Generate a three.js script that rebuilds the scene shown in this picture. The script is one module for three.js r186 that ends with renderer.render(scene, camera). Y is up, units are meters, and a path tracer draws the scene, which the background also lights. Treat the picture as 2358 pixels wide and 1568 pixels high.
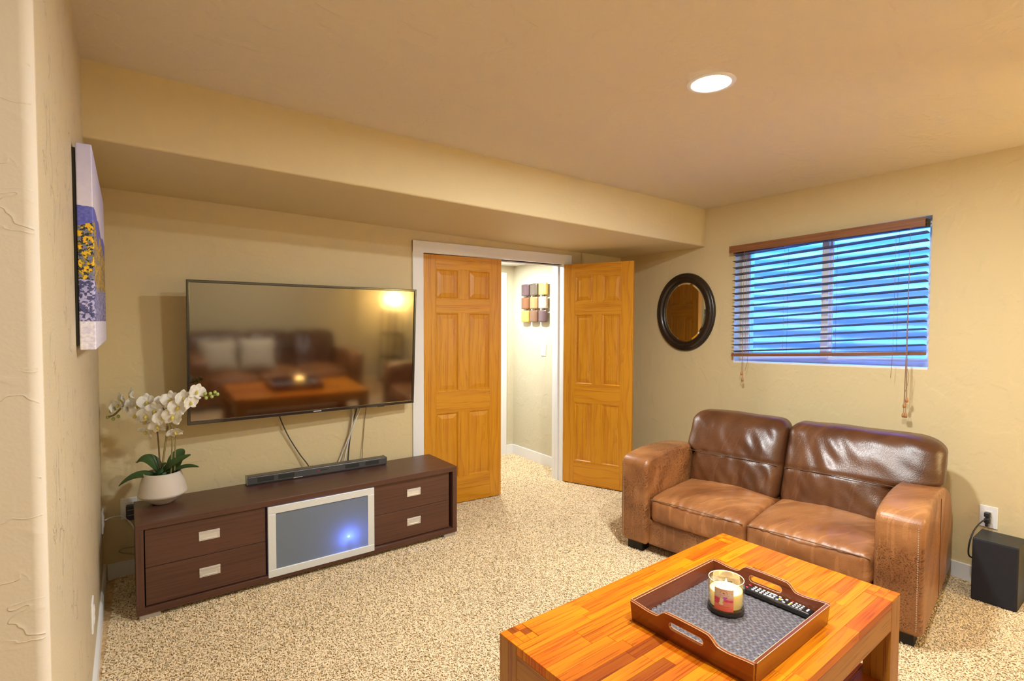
import * as THREE from 'three';
import { RoundedBoxGeometry } from 'three/addons/geometries/RoundedBoxGeometry.js';
import { mergeGeometries, mergeVertices, toCreasedNormals } from 'three/addons/utils/BufferGeometryUtils.js';
import { ImprovedNoise } from 'three/addons/math/ImprovedNoise.js';
import { RectAreaLightUniformsLib } from 'three/addons/lights/RectAreaLightUniformsLib.js';

// ---------------------------------------------------------------- camera, sky, lights, exposure
const scene = new THREE.Scene();
const camera = new THREE.PerspectiveCamera(2 * Math.atan(784 / 1213.75) * 180 / Math.PI, 2358 / 1568, 0.05, 60);
camera.position.set(0.2534, 1.505, 3.8149);
camera.rotation.set(-0.0346, -0.5997, 0.0034, 'YXZ');
const renderer = new THREE.WebGLRenderer({ antialias: true });
renderer.toneMapping = THREE.LinearToneMapping;
renderer.toneMappingExposure = 1.68;
renderer.shadowMap.enabled = true;
RectAreaLightUniformsLib.init();
scene.background = new THREE.Color().setRGB(1.1, 8.5, 42);          // tungsten-balanced: daylight reads deep blue
const WARM = new THREE.Color().setRGB(0.98, 1, 0.96), HALL = new THREE.Color().setRGB(0.97, 1, 0.97);
const CAN_LIGHTS = [                                                    // x, z, radiance, colour
  { x: 2.235, z: 2.41, power: 490, color: new THREE.Color().setRGB(0.95, 1, 1) },
  { x: -0.7, z: 3.55, power: 85, color: WARM },
  { x: 2.3, z: 4.2, power: 60, color: WARM },
  { x: 1.75, z: 3.25, power: 420, color: WARM },  // added unseen can, fill light for the television wall and left side
];
const HALL_LIGHT = { x: 3.05, z: -0.62, power: 340, color: HALL };
const LAMP_POWER = 0.9, CANDLE_POWER = 0.02, LED_POWER = 0.5;

// ---------------------------------------------------------------- helpers
let seed = 7;
function rnd() { seed = (seed + 0x6d2b79f5) | 0; let t = Math.imul(seed ^ (seed >>> 15), 1 | seed); t = (t + Math.imul(t ^ (t >>> 7), 61 | t)) ^ t; return ((t ^ (t >>> 14)) >>> 0) / 4294967296; }
const rr = (a, b) => a + (b - a) * rnd();
const lerp = (a, b, t) => a + (b - a) * t, clamp = (x, a, b) => Math.min(b, Math.max(a, x));
const sstep = (a, b, x) => { const t = clamp((x - a) / (b - a), 0, 1); return t * t * (3 - 2 * t); };
const V = (x, y, z) => new THREE.Vector3(x, y, z);
function hash2(ix, iy, s) { let h = (Math.imul(ix, 374761393) + Math.imul(iy, 668265263) + Math.imul(s, 1442695041)) | 0; h = Math.imul(h ^ (h >>> 13), 1274126177); return ((h ^ (h >>> 16)) >>> 0) / 4294967296; }
function vn(x, y, px, py, s) {
  const ix = Math.floor(x), iy = Math.floor(y), fx = x - ix, fy = y - iy, u = fx * fx * (3 - 2 * fx), v = fy * fy * (3 - 2 * fy);
  const m = (a, p) => ((a % p) + p) % p, x0 = m(ix, px), x1 = m(ix + 1, px), y0 = m(iy, py), y1 = m(iy + 1, py);
  return lerp(lerp(hash2(x0, y0, s), hash2(x1, y0, s), u), lerp(hash2(x0, y1, s), hash2(x1, y1, s), u), v);
}
function fbm(u, v, fx, fy, oct, s) { let a = 0.5, t = 0, n = 0; for (let i = 0; i < oct; i++) { t += a * vn(u * fx, v * fy, fx, fy, s + i * 17); n += a; a *= 0.5; fx *= 2; fy *= 2; } return t / n; }
const P3 = new ImprovedNoise(), n3 = (x, y, z) => P3.noise(x, y, z);
function dtex(w, h, f, wm, hm, srgb) {               // a computed texture, wm x hm metres per repeat
  const d = new Uint8Array(w * h * 4);
  for (let y = 0; y < h; y++) for (let x = 0; x < w; x++) {
    const c = f(x / w, y / h), i = (y * w + x) * 4;
    if (typeof c === 'number') d[i] = d[i + 1] = d[i + 2] = clamp(c, 0, 1) * 255; else for (let k = 0; k < 3; k++) d[i + k] = clamp(c[k], 0, 255);
    d[i + 3] = 255;
  }
  const t = new THREE.DataTexture(d, w, h, THREE.RGBAFormat); t.wrapS = t.wrapT = THREE.RepeatWrapping; t.repeat.set(1 / wm, 1 / hm);
  t.magFilter = THREE.LinearFilter; t.minFilter = THREE.LinearMipmapLinearFilter; t.generateMipmaps = true; if (srgb) t.colorSpace = THREE.SRGBColorSpace; t.needsUpdate = true; return t;
}
const mix3 = (a, b, t) => [lerp(a[0], b[0], t), lerp(a[1], b[1], t), lerp(a[2], b[2], t)];
const S = (o) => new THREE.MeshStandardMaterial(o), PH = (o) => new THREE.MeshPhysicalMaterial(o);
const rgb = (r, g, b) => new THREE.Color().setRGB(r, g, b);

function uvBox(g, grain = 'x', ox = 0, oy = 0) {     // uv in metres; the grain runs along u
  g = g.index ? g.toNonIndexed() : g;
  const p = g.attributes.position, uv = new Float32Array(p.count * 2), gi = 'xyz'.indexOf(grain);
  const a = V(), b = V(), c = V();
  for (let i = 0; i < p.count; i += 3) {
    a.fromBufferAttribute(p, i); b.fromBufferAttribute(p, i + 1); c.fromBufferAttribute(p, i + 2);
    const n = b.clone().sub(a).cross(c.clone().sub(a)), m = [Math.abs(n.x), Math.abs(n.y), Math.abs(n.z)], k = m.indexOf(Math.max(...m));
    let ax = [0, 1, 2].filter((q) => q !== k); if (ax[1] === gi) ax = [ax[1], ax[0]];
    [a, b, c].forEach((q, j) => { const e = [q.x, q.y, q.z]; uv[(i + j) * 2] = e[ax[0]] + ox; uv[(i + j) * 2 + 1] = e[ax[1]] + oy; });
  }
  g.setAttribute('uv', new THREE.BufferAttribute(uv, 2)); return g;
}
function fin(g) { g = g.index ? g.toNonIndexed() : g; for (const k of Object.keys(g.attributes)) if (!['position', 'normal', 'uv'].includes(k)) g.deleteAttribute(k); if (!g.attributes.normal) g.computeVertexNormals(); if (!g.attributes.uv) uvBox(g); return g; }
const merge = (gs) => gs.length === 1 ? gs[0] : mergeGeometries(gs.map(fin));
function rb(w, h, d, r = 0.002, x = 0, y = 0, z = 0, grain = 'x', seg = 2) { const g = new RoundedBoxGeometry(w, h, d, seg, Math.min(r, w / 2.01, h / 2.01, d / 2.01)); g.translate(x, y, z); return uvBox(g, grain, rnd() * 3, rnd() * 3); }
function bx(x0, x1, y0, y1, z0, z1) { const g = new THREE.BoxGeometry(x1 - x0, y1 - y0, z1 - z0); g.translate((x0 + x1) / 2, (y0 + y1) / 2, (z0 + z1) / 2); return uvBox(g); }
function warp(g, f) { const p = g.attributes.position, q = V(); for (let i = 0; i < p.count; i++) { q.fromBufferAttribute(p, i); f(q); p.setXYZ(i, q.x, q.y, q.z); } g.computeVertexNormals(); return g; }
function lathe(pts, seg = 32) { return new THREE.LatheGeometry(pts.map((p) => new THREE.Vector2(p[0], p[1])), seg); }
function tube(pts, r, seg = 24, rad = 6, closed = false) { return new THREE.TubeGeometry(new THREE.CatmullRomCurve3(pts.map((p) => p.isVector3 ? p : V(...p)), closed), seg, r, rad, closed); }
function extr(pts, depth, bevel = 0, holes = [], seg = 3) {
  const s = pts instanceof THREE.Shape ? pts : new THREE.Shape(pts.map((p) => new THREE.Vector2(p[0], p[1]))); s.holes.push(...holes);
  const g = new THREE.ExtrudeGeometry(s, { depth: depth - 2 * bevel, bevelEnabled: bevel > 0, bevelThickness: bevel, bevelSize: bevel, bevelOffset: -bevel, bevelSegments: seg, curveSegments: 12 });
  g.translate(0, 0, bevel); return uvBox(g);
}
const used = {};
function numbered(n) { if (!(n in used)) { used[n] = 0; return n; } used[n]++; return n + '_' + String(used[n]).padStart(3, '0'); }
function mesh(name, geos, mat, parent = scene) {
  const m = new THREE.Mesh(Array.isArray(geos) ? merge(geos) : geos, mat); m.name = parent === scene ? numbered(name) : name;
  m.castShadow = m.receiveShadow = true; parent.add(m); return m;
}
function tag(o, label, category, group) { o.userData.label = label; o.userData.category = category; if (group) o.userData.group = group; return o; }
function thing(name, label, category, pos = [0, 0, 0], turn = 0, group) { const o = new THREE.Group(); o.name = numbered(name); scene.add(o); o.position.set(...pos); o.rotation.y = turn; return tag(o, label, category, group); }
function struct(name, geos, mat) { const m = mesh(name, geos, mat); m.userData.kind = 'structure'; return m; }
function structGroup(name, pos = [0, 0, 0], turn = 0) { const o = new THREE.Group(); o.name = name; scene.add(o); o.position.set(...pos); o.rotation.y = turn; o.userData.kind = 'structure'; return o; }

// ---------------------------------------------------------------- textures
const T = {};
T.plaster = dtex(1024, 1024, (u, v) => {             // skip-trowel: flat islands of mud over a fine peel
  const w = fbm(u, v, 6, 6, 3, 3) * 0.12, n = fbm(u + w, v + w * 0.6, 13, 19, 4, 11), m = fbm(u, v, 3, 3, 2, 5);
  return 0.25 + 0.45 * sstep(0.44, 0.6, n + (m - 0.5) * 0.25) + 0.2 * fbm(u, v, 90, 90, 2, 9);
}, 1.5, 1.5);
T.trowel = dtex(1024, 1024, (u, v) => {              // sparse ridges on the near wall
  const w = fbm(u, v, 9, 9, 3, 31) * 0.12, n = fbm(u + w, v - w, 8, 17, 3, 37), m = fbm(u, v, 5, 7, 3, 41);
  const e = (n - 0.5) / 0.02, lip = e > 0 ? Math.exp(-e * 0.8) : Math.exp(e * 5);
  return 0.25 + 0.6 * lip * sstep(0.48, 0.58, m) + 0.10 * fbm(u, v, 150, 150, 2, 9);
}, 0.8, 0.8);
T.carpet = dtex(1024, 1024, (u, v) => {
  const n = fbm(u, v, 70, 70, 3, 21), b = fbm(u, v, 4, 4, 3, 23), d = vn(u * 160, v * 160, 160, 160, 25);
  return mix3([190, 150, 104], [232, 204, 160], clamp(n * 1.4 - 0.2 + (b - 0.5) * 0.25 + (d < 0.2 ? -0.35 : 0), 0, 1));
}, 1, 1, true);
function woodTex(light, mid, dark, rings, wob, s, fibre, knots) {
  return dtex(1024, 512, (u, v) => {
    let du = 0, k = 0;
    for (const [ku, kv, kr] of knots) { const a = u - ku, b = v - kv, d = Math.hypot(a * 2, b * 5); du += 0.10 * Math.exp(-d * d / (kr * kr)); k = Math.max(k, 1 - sstep(0, kr * 0.35, d)); }
    const w = fbm(u, v, 2, 5, 3, s) * wob + du, r = (v + w) * rings, f = r - Math.floor(r), ring = Math.pow(f, 2.2) * (1 - sstep(0.9, 1, f));
    const fib = fbm(u, v, 6, 170, 2, s + 5), tone = fbm(u, v, 2, 8, 2, s + 9);
    let c = mix3(light, mid, clamp(ring * 0.6 + (fib - 0.5) * fibre + (tone - 0.5) * 0.8, 0, 1));
    return mix3(c, dark, clamp(k * 0.8 + (ring > 0.75 ? (ring - 0.75) * 1.2 : 0) + (fib > 0.72 ? 0.25 : 0), 0, 1));
  }, 1.1, 0.55, true);
}
T.pine = woodTex([212, 146, 24], [188, 114, 8], [130, 72, 6], 9, 0.22, 51, 0.7, [[0.22, 0.3, 0.10], [0.7, 0.72, 0.09], [0.47, 0.93, 0.07]]);
T.acacia = woodTex([236, 148, 12], [202, 98, 6], [104, 42, 4], 7, 0.3, 71, 1.1, []);
T.espresso = woodTex([92, 58, 44], [76, 46, 35], [54, 32, 25], 20, 0.06, 91, 1.2, []);
T.mahogany = woodTex([128, 66, 34], [98, 46, 24], [54, 24, 14], 8, 0.15, 111, 0.9, []);
const hide = (spk) => dtex(1024, 1024, (u, v) => {
  const b = fbm(u, v, 5, 5, 4, 131), s = fbm(u, v, 240, 240, 2, 137), m = fbm(u, v, 5, 5, 3, 139), k = fbm(u, v, 40, 5, 2, 143);
  const c = mix3([142, 92, 56], [205, 150, 102], clamp(b * 1.6 - 0.3 + (k > 0.72 ? 0.25 : 0), 0, 1));
  return mix3(c, [84, 50, 32], clamp(sstep(0.56, 0.7, s) * sstep(0.38, 0.7, m) * spk, 0, 0.75));
}, 0.8, 0.8, true);
T.leather = hide(0.1); T.leatherWorn = hide(0.7);
T.leatherBump = dtex(1024, 1024, (u, v) => 0.5 + 0.5 * (fbm(u, v, 180, 180, 2, 151) - 0.5) + 0.7 * (fbm(u + 0.05 * fbm(u, v, 4, 4, 2, 3), v, 9, 16, 3, 157) - 0.5), 0.5, 0.5);
T.leatherRough = dtex(512, 512, (u, v) => 0.36 + 0.3 * fbm(u, v, 8, 8, 4, 161), 0.7, 0.7);
T.scuff = dtex(512, 512, (u, v) => 0.3 + 0.35 * fbm(u, v, 12, 60, 3, 171), 0.6, 0.6);
T.fabric = dtex(256, 256, (u, v) => 0.5 + 0.25 * Math.sin(u * 402) * Math.sin(v * 402) + 0.2 * (vn(u * 128, v * 128, 128, 128, 5) - 0.5), 0.12, 0.12);
T.granite = dtex(512, 512, (u, v) => { const n = vn(u * 120, v * 120, 120, 120, 181); return n < 0.35 ? [96, 72, 62] : n < 0.7 ? [178, 148, 128] : [226, 206, 190]; }, 0.14, 0.14, true);

// ---------------------------------------------------------------- materials
const M = {
  wall: S({ color: rgb(0.70, 0.578, 0.335), roughness: 0.7, bumpMap: T.plaster, bumpScale: 0.0022 }),
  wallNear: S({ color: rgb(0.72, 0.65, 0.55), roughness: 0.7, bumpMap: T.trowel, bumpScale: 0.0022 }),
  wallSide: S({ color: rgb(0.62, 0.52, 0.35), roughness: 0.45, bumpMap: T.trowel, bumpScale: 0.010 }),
  ceiling: S({ color: rgb(0.71, 0.62, 0.49), roughness: 0.8, bumpMap: T.plaster, bumpScale: 0.0035 }),
  hallWall: S({ color: rgb(0.62, 0.57, 0.42), roughness: 0.85, bumpMap: T.plaster, bumpScale: 0.002 }),
  white: S({ color: rgb(0.84, 0.85, 0.87), roughness: 0.4 }),
  carpet: S({ map: T.carpet, roughness: 1, bumpMap: T.carpet, bumpScale: 0.004 }),
  pine: PH({ map: T.pine, roughness: 0.42, clearcoat: 0.35, clearcoatRoughness: 0.3 }),
  brass: S({ color: rgb(0.8, 0.72, 0.55), roughness: 0.3, metalness: 1 }),
  espresso: PH({ map: T.espresso, roughness: 0.42, clearcoat: 0.25, clearcoatRoughness: 0.3 }),
  dark: S({ color: rgb(0.012, 0.011, 0.011), roughness: 0.6 }),
  black: S({ color: rgb(0.02, 0.02, 0.022), roughness: 0.45 }),
  gloss: PH({ color: rgb(0.012, 0.01, 0.012), roughness: 0.15, clearcoat: 1, clearcoatRoughness: 0.05 }),
  alu: S({ color: rgb(0.80, 0.84, 0.86), roughness: 0.35, metalness: 0.3 }),
  chrome: S({ color: rgb(0.92, 0.94, 0.96), roughness: 0.2, metalness: 0.7 }),
  mahogany: PH({ map: T.mahogany, roughness: 0.4, roughnessMap: T.scuff, clearcoat: 0.4, clearcoatRoughness: 0.25 }),
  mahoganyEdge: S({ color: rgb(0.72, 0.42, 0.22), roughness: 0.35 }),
  slat: S({ color: rgb(0.10, 0.06, 0.035), roughness: 0.5 }),
  valance: S({ map: T.espresso, color: rgb(2.6, 2.6, 1.7), roughness: 0.5 }),
  cord: S({ color: rgb(0.3, 0.17, 0.09), roughness: 0.8 }),
  whitePlastic: S({ color: rgb(0.85, 0.86, 0.88), roughness: 0.35 }),
};

// ---------------------------------------------------------------- the setting
const HY = (x) => 2.5823 - 0.0255 * x, SY = (x) => 2.2631 - 0.0255 * x, XR = 4.1813, ZR = 4.75, LW = (z) => 0.0307 * z;
const slope = (g) => warp(g, (q) => { q.y -= 0.0255 * q.x; });
struct('floor', [bx(-2.0, 4.5, -0.1, 0, -1.4, ZR + 0.15)], M.carpet);
struct('ceiling', [slope(bx(-2.0, 4.5, 2.5823, 2.72, -0.2, ZR + 0.15))], M.ceiling);
{
  const g = new RoundedBoxGeometry(4.5, 0.40, 1.06, 3, 0.012); g.translate(2.1, 2.2631 + 0.20, 0.47); struct('soffit', [slope(uvBox(g))], M.wall);
}
// left wall with the bullnosed outside corner, extruded from its footprint
{
  const s = new THREE.Shape(), r = 0.022, xe = LW(2.445);
  s.moveTo(LW(-0.2), 0.2); s.lineTo(xe, -2.445 + r); s.absarc(xe - r, -2.445 + r, r, 0, -Math.PI / 2, true); s.lineTo(-1.9, -2.445); s.lineTo(-1.9, -2.33); s.lineTo(xe - 0.13, -2.33); s.lineTo(LW(-0.2) - 0.13, 0.2); s.closePath();
  const g = new THREE.ExtrudeGeometry(s, { depth: 2.7, bevelEnabled: false, curveSegments: 8 }); g.rotateX(-Math.PI / 2);
  const a = uvBox(g), p = a.attributes.position, near = [], far = [];
  for (let i = 0; i < p.count; i += 3) ((p.getZ(i) + p.getZ(i + 1) + p.getZ(i + 2)) / 3 > 2.43 ? near : far).push(i, i + 1, i + 2);
  const pick = (ids) => { const o = new THREE.BufferGeometry(); for (const k of ['position', 'normal', 'uv']) { const src = a.attributes[k], n = src.itemSize, d = new Float32Array(ids.length * n); ids.forEach((id, j) => { for (let c = 0; c < n; c++) d[j * n + c] = src.array[id * n + c]; }); o.setAttribute(k, new THREE.BufferAttribute(d, n)); } return o; };
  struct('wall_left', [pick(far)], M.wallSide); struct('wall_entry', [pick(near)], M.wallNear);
}
struct('wall_back', [bx(-0.2, 2.013, 0, 2.5, -0.13, 0), bx(2.013, 3.434, 2.045, 2.5, -0.13, 0), bx(3.434, 3.668, 0, 2.5, -0.13, 0)], M.wall);
struct('wall_corner', [bx(3.661, 4.3, 0, 2.5, -0.13, 0.012)], M.wall);
const WS = (z) => 0.030 * (z - 1.28), WZ0 = 1.283, WZ1 = 2.592, WY0 = 1.182, WY1 = 2.126;   // the window hangs a little out of level
const wslope = (g) => warp(g, (q) => { q.y += WS(q.z); });
{
  const edge = (y0, y1, top) => warp(bx(XR, XR + 0.28, y0, y1, WZ0, WZ1), (q) => { if (Math.abs(q.y - (top ? y1 : y0)) < 1e-6) q.y += WS(q.z); }), low = edge(0.9, WY0, true), up = edge(WY1, 2.4, false);
  struct('wall_right', [bx(XR, XR + 0.28, 0, 2.6, -0.1, WZ0), bx(XR, XR + 0.28, 0, 2.6, WZ1, ZR + 0.1), bx(XR, XR + 0.28, 0, 0.9, WZ0, WZ1), bx(XR, XR + 0.28, 2.4, 2.6, WZ0, WZ1), low, up], M.wall);
}
struct('wall_rear', [bx(-2.0, 4.5, 0, 2.7, ZR, ZR + 0.13)], M.wall);
struct('wall_side', [bx(-2.0, -1.88, 0, 2.7, 2.3, ZR + 0.1)], M.wall);
struct('wall_hall_right', [bx(3.66, 3.78, 0, 2.4, -1.3, -0.12)], M.hallWall);
struct('wall_hall_end', [bx(0.4, 3.7, 0, 2.4, -1.26, -1.14)], M.hallWall);
struct('wall_hall_left', [bx(0.3, 0.42, 0, 2.4, -1.26, -0.12)], M.hallWall);
struct('ceiling_hall', [bx(0.3, 3.8, 2.14, 2.26, -1.3, -0.12)], M.white);
// baseboards
function boardGeo(len, x, z, turn) { const g = extr([[0, 0], [0.013, 0], [0.013, 0.082], [0.008, 0.094], [0, 0.096]], len); g.rotateY(turn); g.translate(x, 0, z); return uvBox(g); }
{
  const lb = extr([[0, 0], [0.013, 0], [0.013, 0.082], [0.008, 0.094], [0, 0.096]], 2.45); lb.rotateY(0.0307); lb.translate(0.0005, 0, 0); struct('baseboard_left', [uvBox(lb)], M.white);
  const back = [];
  const b1 = new THREE.BoxGeometry(1.9, 0.09, 0.013); b1.translate(0.97, 0.045, 0.0065); back.push(uvBox(b1));
  struct('baseboard_back', back, M.white);
  const rbd = rb(0.013, 0.098, 4.66, 0.004, XR - 0.0065, 0.049, 2.38, 'z'); struct('baseboard_right', [rbd], M.white);
  const c = rb(0.62, 0.098, 0.013, 0.004, 3.86, 0.049, 0.0185); struct('baseboard_corner', [c], M.white);
  struct('baseboard_hall', [rb(0.013, 0.11, 1.0, 0.003, 3.6535, 0.055, -0.63, 'z'), rb(0.09, 0.11, 0.013, 0.003, 3.606, 0.055, -1.133)], M.white);
  struct('baseboard_entry', [rb(1.9, 0.096, 0.013, 0.003, -0.9, 0.048, 2.452)], M.white);
}
// door casing and jambs
{
  const c = structGroup('trim_1');
  mesh('casing', [rb(0.091, 2.136, 0.016, 0.003, 1.9675, 1.068, 0.008, 'y')], M.white, c);
  mesh('casing', [rb(1.607, 0.091, 0.018, 0.003, 2.7255, 2.0905, 0.009)], M.white, c);
  mesh('casing', [rb(0.095, 2.136, 0.016, 0.003, 3.4815, 1.068, 0.008, 'y')], M.white, c);
  mesh('jamb', [rb(0.012, 2.045, 0.135, 0.001, 2.008, 1.0225, -0.066, 'y')], M.white, c);
  mesh('jamb', [rb(0.012, 2.045, 0.15, 0.001, 3.439, 1.0225, -0.073, 'y')], M.white, c);
  mesh('jamb', [rb(1.42, 0.012, 0.135, 0.001, 2.7235, 2.051, -0.066)], M.white, c);
  mesh('door_stop', [rb(1.42, 0.012, 0.03, 0.002, 2.7235, 2.039, -0.07), rb(0.012, 2.03, 0.03, 0.002, 2.02, 1.015, -0.07, 'y'), rb(0.012, 2.03, 0.03, 0.002, 3.427, 1.015, -0.07, 'y')], M.white, c);
  const h = structGroup('trim_2');
  mesh('casing', [rb(0.1, 2.06, 0.018, 0.003, 3.509, 1.03, -1.131, 'y')], M.white, h);
  mesh('casing', [rb(0.9, 0.09, 0.018, 0.003, 3.009, 2.015, -1.131)], M.white, h);
  mesh('closet_door', [rb(0.78, 1.95, 0.012, 0.002, 3.01, 0.985, -1.134, 'y')], M.white, h);
}
// six-panel pine doors: local x from the hinge along the leaf, z = thickness about the leaf's middle
function panelGeo(w, h) {                              // raised field with a sunk bevel and a moulded edge, both faces
  const pos = [], put = (a, b, c, d) => pos.push(...a, ...b, ...c, ...a, ...c, ...d);
  for (const s of [1, -1]) {
    const ring = (i, z) => [[-w / 2 + i, -h / 2 + i, s * z], [w / 2 - i, -h / 2 + i, s * z], [w / 2 - i, h / 2 - i, s * z], [-w / 2 + i, h / 2 - i, s * z]];
    const R = [ring(0, 0.0172), ring(0.006, 0.0168), ring(0.013, 0.009), ring(0.017, 0.0065), ring(0.046, 0.0135), ring(0.049, 0.0145)];
    for (let k = 0; k + 1 < R.length; k++) for (let j = 0; j < 4; j++) { const q = [R[k][j], R[k][(j + 1) % 4], R[k + 1][(j + 1) % 4], R[k + 1][j]]; if (s < 0) q.reverse(); put(...q); }
    const f = [...R[R.length - 1]]; if (s < 0) f.reverse(); put(...f);
  }
  const g = new THREE.BufferGeometry(); g.setAttribute('position', new THREE.Float32BufferAttribute(pos, 3)); g.computeVertexNormals(); return g;
}
function makeDoor(name, x, z, turn, hand, label, W = 0.709) {      // hand +1: leaf runs along +x from the hinge
  const d = structGroup(name, [x, 0.016, z], turn), H = 2.024, D = 0.035, st = 0.108, mu = 0.09, X = (a) => hand * a;
  d.userData.label = label;
  mesh('stile', [rb(st, H, D, 0.002, X(st / 2), H / 2, 0, 'y')], M.pine, d); mesh('stile', [rb(st, H, D, 0.002, X(W - st / 2), H / 2, 0, 'y')], M.pine, d);
  const rails = [[0, 0.21], [0.755, 0.925], [1.565, 1.675], [1.915, 2.024]], cols = [[st, W / 2 - mu / 2], [W / 2 + mu / 2, W - st]];
  for (const [a, b] of rails) mesh('rail', [rb(W - 2 * st, b - a, D - 0.0006, 0.0015, X(W / 2), (a + b) / 2, 0, 'x')], M.pine, d);
  for (let i = 0; i < 3; i++) {
    const a = rails[i][1], b = rails[i + 1][0];
    mesh('mullion', [rb(mu, b - a, D - 0.0008, 0.0015, X(W / 2), (a + b) / 2, 0, 'y')], M.pine, d);
    for (const [c0, c1] of cols) { const g = panelGeo(c1 - c0, b - a); g.translate(X((c0 + c1) / 2), (a + b) / 2, 0); mesh('panel', [uvBox(g, 'y', rnd() * 3, rnd() * 3)], M.pine, d); }
  }
  for (const y of [0.22, 1.05, 1.80]) mesh('hinge', [new THREE.CylinderGeometry(0.006, 0.006, 0.1, 10).translate(X(-0.004), y, hand * 0.021), bx(Math.min(0, X(0.004)), Math.max(0, X(0.004)), y - 0.045, y + 0.045, hand * 0.018 - 0.001, hand * 0.018 + 0.001)], M.brass, d);
  return d;
}
makeDoor('door_1', 2.0165, -0.018, -0.054, 1, 'closed honey pine six-panel door leaf beside the television');
{
  const a = Math.atan2(0.60, 0.27);                    // direction of the open leaf in plan
  const d = makeDoor('door_2', 3.441, 0.024, -a, 1, 'honey pine six-panel door leaf standing open against the corner', 0.66);
  for (const c of d.children) if (c.name === 'hinge') c.position.z = -0.042;
}

// carpet pile: one tuft shape scattered over the floor that shows
{
  const pts = [];
  const ok = (x, z) => x > LW(z) + 0.02 && !(x > 3.64 && z < 0) && !(z < 0.005 && z > -0.135 && (x < 2.03 || x > 3.42));
  const band = (x0, x1, z0, z1, s) => { for (let x = x0; x < x1; x += s) for (let z = z0; z < z1; z += s) { const px = x + rr(-0.5, 0.5) * s, pz = z + rr(-0.5, 0.5) * s; if (ok(px, pz)) pts.push([px, pz, s]); } };
  band(2.0, 3.66, -1.12, 0.0, 0.0085); band(0.06, 4.16, 0.0, 1.3, 0.0080); band(0.06, 2.9, 1.3, 3.2, 0.0074); band(2.9, 4.16, 1.3, 3.3, 0.0074);
  const g = new THREE.IcosahedronGeometry(1, 1); warp(g, (q) => { const k = 1 + 0.35 * n3(q.x * 2.1 + 3, q.y * 2.1, q.z * 2.1); q.multiplyScalar(k); });
  const tuft = mergeVertices(g.deleteAttribute('uv').deleteAttribute('normal')); tuft.computeVertexNormals();
  const im = new THREE.InstancedMesh(tuft, S({ color: 0xffffff, roughness: 1 }), pts.length), m4 = new THREE.Matrix4(), q4 = new THREE.Quaternion(), e = new THREE.Euler(), col = new THREE.Color();
  pts.forEach(([x, z, s], i) => {
    e.set(rr(-0.9, 0.9), rr(0, 6.28), rr(-0.9, 0.9)); q4.setFromEuler(e); const r = s * rr(0.42, 0.66);
    m4.compose(V(x, rr(0.001, 0.006), z), q4, V(r * rr(0.55, 0.8), r * rr(0.55, 0.8), r * rr(1.2, 1.9))); im.setMatrixAt(i, m4);
    const b = n3(x * 1.6, 0.3, z * 1.6) * 0.08, t = rnd(), k = (t < 0.17 ? rr(0.5, 0.74) : rr(0.86, 1.1)) + b; col.setRGB(0.86 * k, 0.69 * k, 0.46 * k * (t < 0.16 ? 0.85 : 1)); im.setColorAt(i, col);
  });
  im.name = 'carpet_pile'; im.castShadow = im.receiveShadow = true; im.userData.kind = 'stuff'; scene.add(im); tag(im, 'tan speckled frieze carpet pile covering the whole floor', 'carpet');
}

// ---------------------------------------------------------------- ceiling lights
function canLight({ x, z, power, color }, y, label) {
  const t = thing('recessed_light', label, 'ceiling light', [x, y, z]);
  mesh('trim_ring', [lathe([[0.078, 0.0], [0.082, -0.006], [0.098, -0.004], [0.1, 0.0]], 48)], M.white, t);
  const lens = mesh('lens', [lathe([[0.0001, -0.012], [0.05, -0.0105], [0.078, -0.002], [0.0001, -0.002]], 48)], S({ color: 0xffffff, emissive: color, emissiveIntensity: 9, roughness: 0.5 }), t);
  const l = new THREE.RectAreaLight(color, power, 0.14, 0.14); l.position.set(x, y - 0.016, z); l.lookAt(x, 0, z); scene.add(l);
  return t;
}
canLight(CAN_LIGHTS[0], HY(2.235), 'glowing recessed ceiling downlight in the middle of the tan ceiling');
canLight(CAN_LIGHTS[1], HY(-0.7), 'glowing recessed ceiling downlight over the entry area beside the near wall');
canLight(CAN_LIGHTS[2], HY(2.3), 'glowing recessed ceiling downlight over the long leather sofa');
canLight(CAN_LIGHTS[3], HY(1.75), 'unseen recessed downlight added as fill between the near wall corner and the coffee table');
canLight(HALL_LIGHT, 2.14, 'glowing recessed ceiling downlight in the hall beyond the doors');

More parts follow.
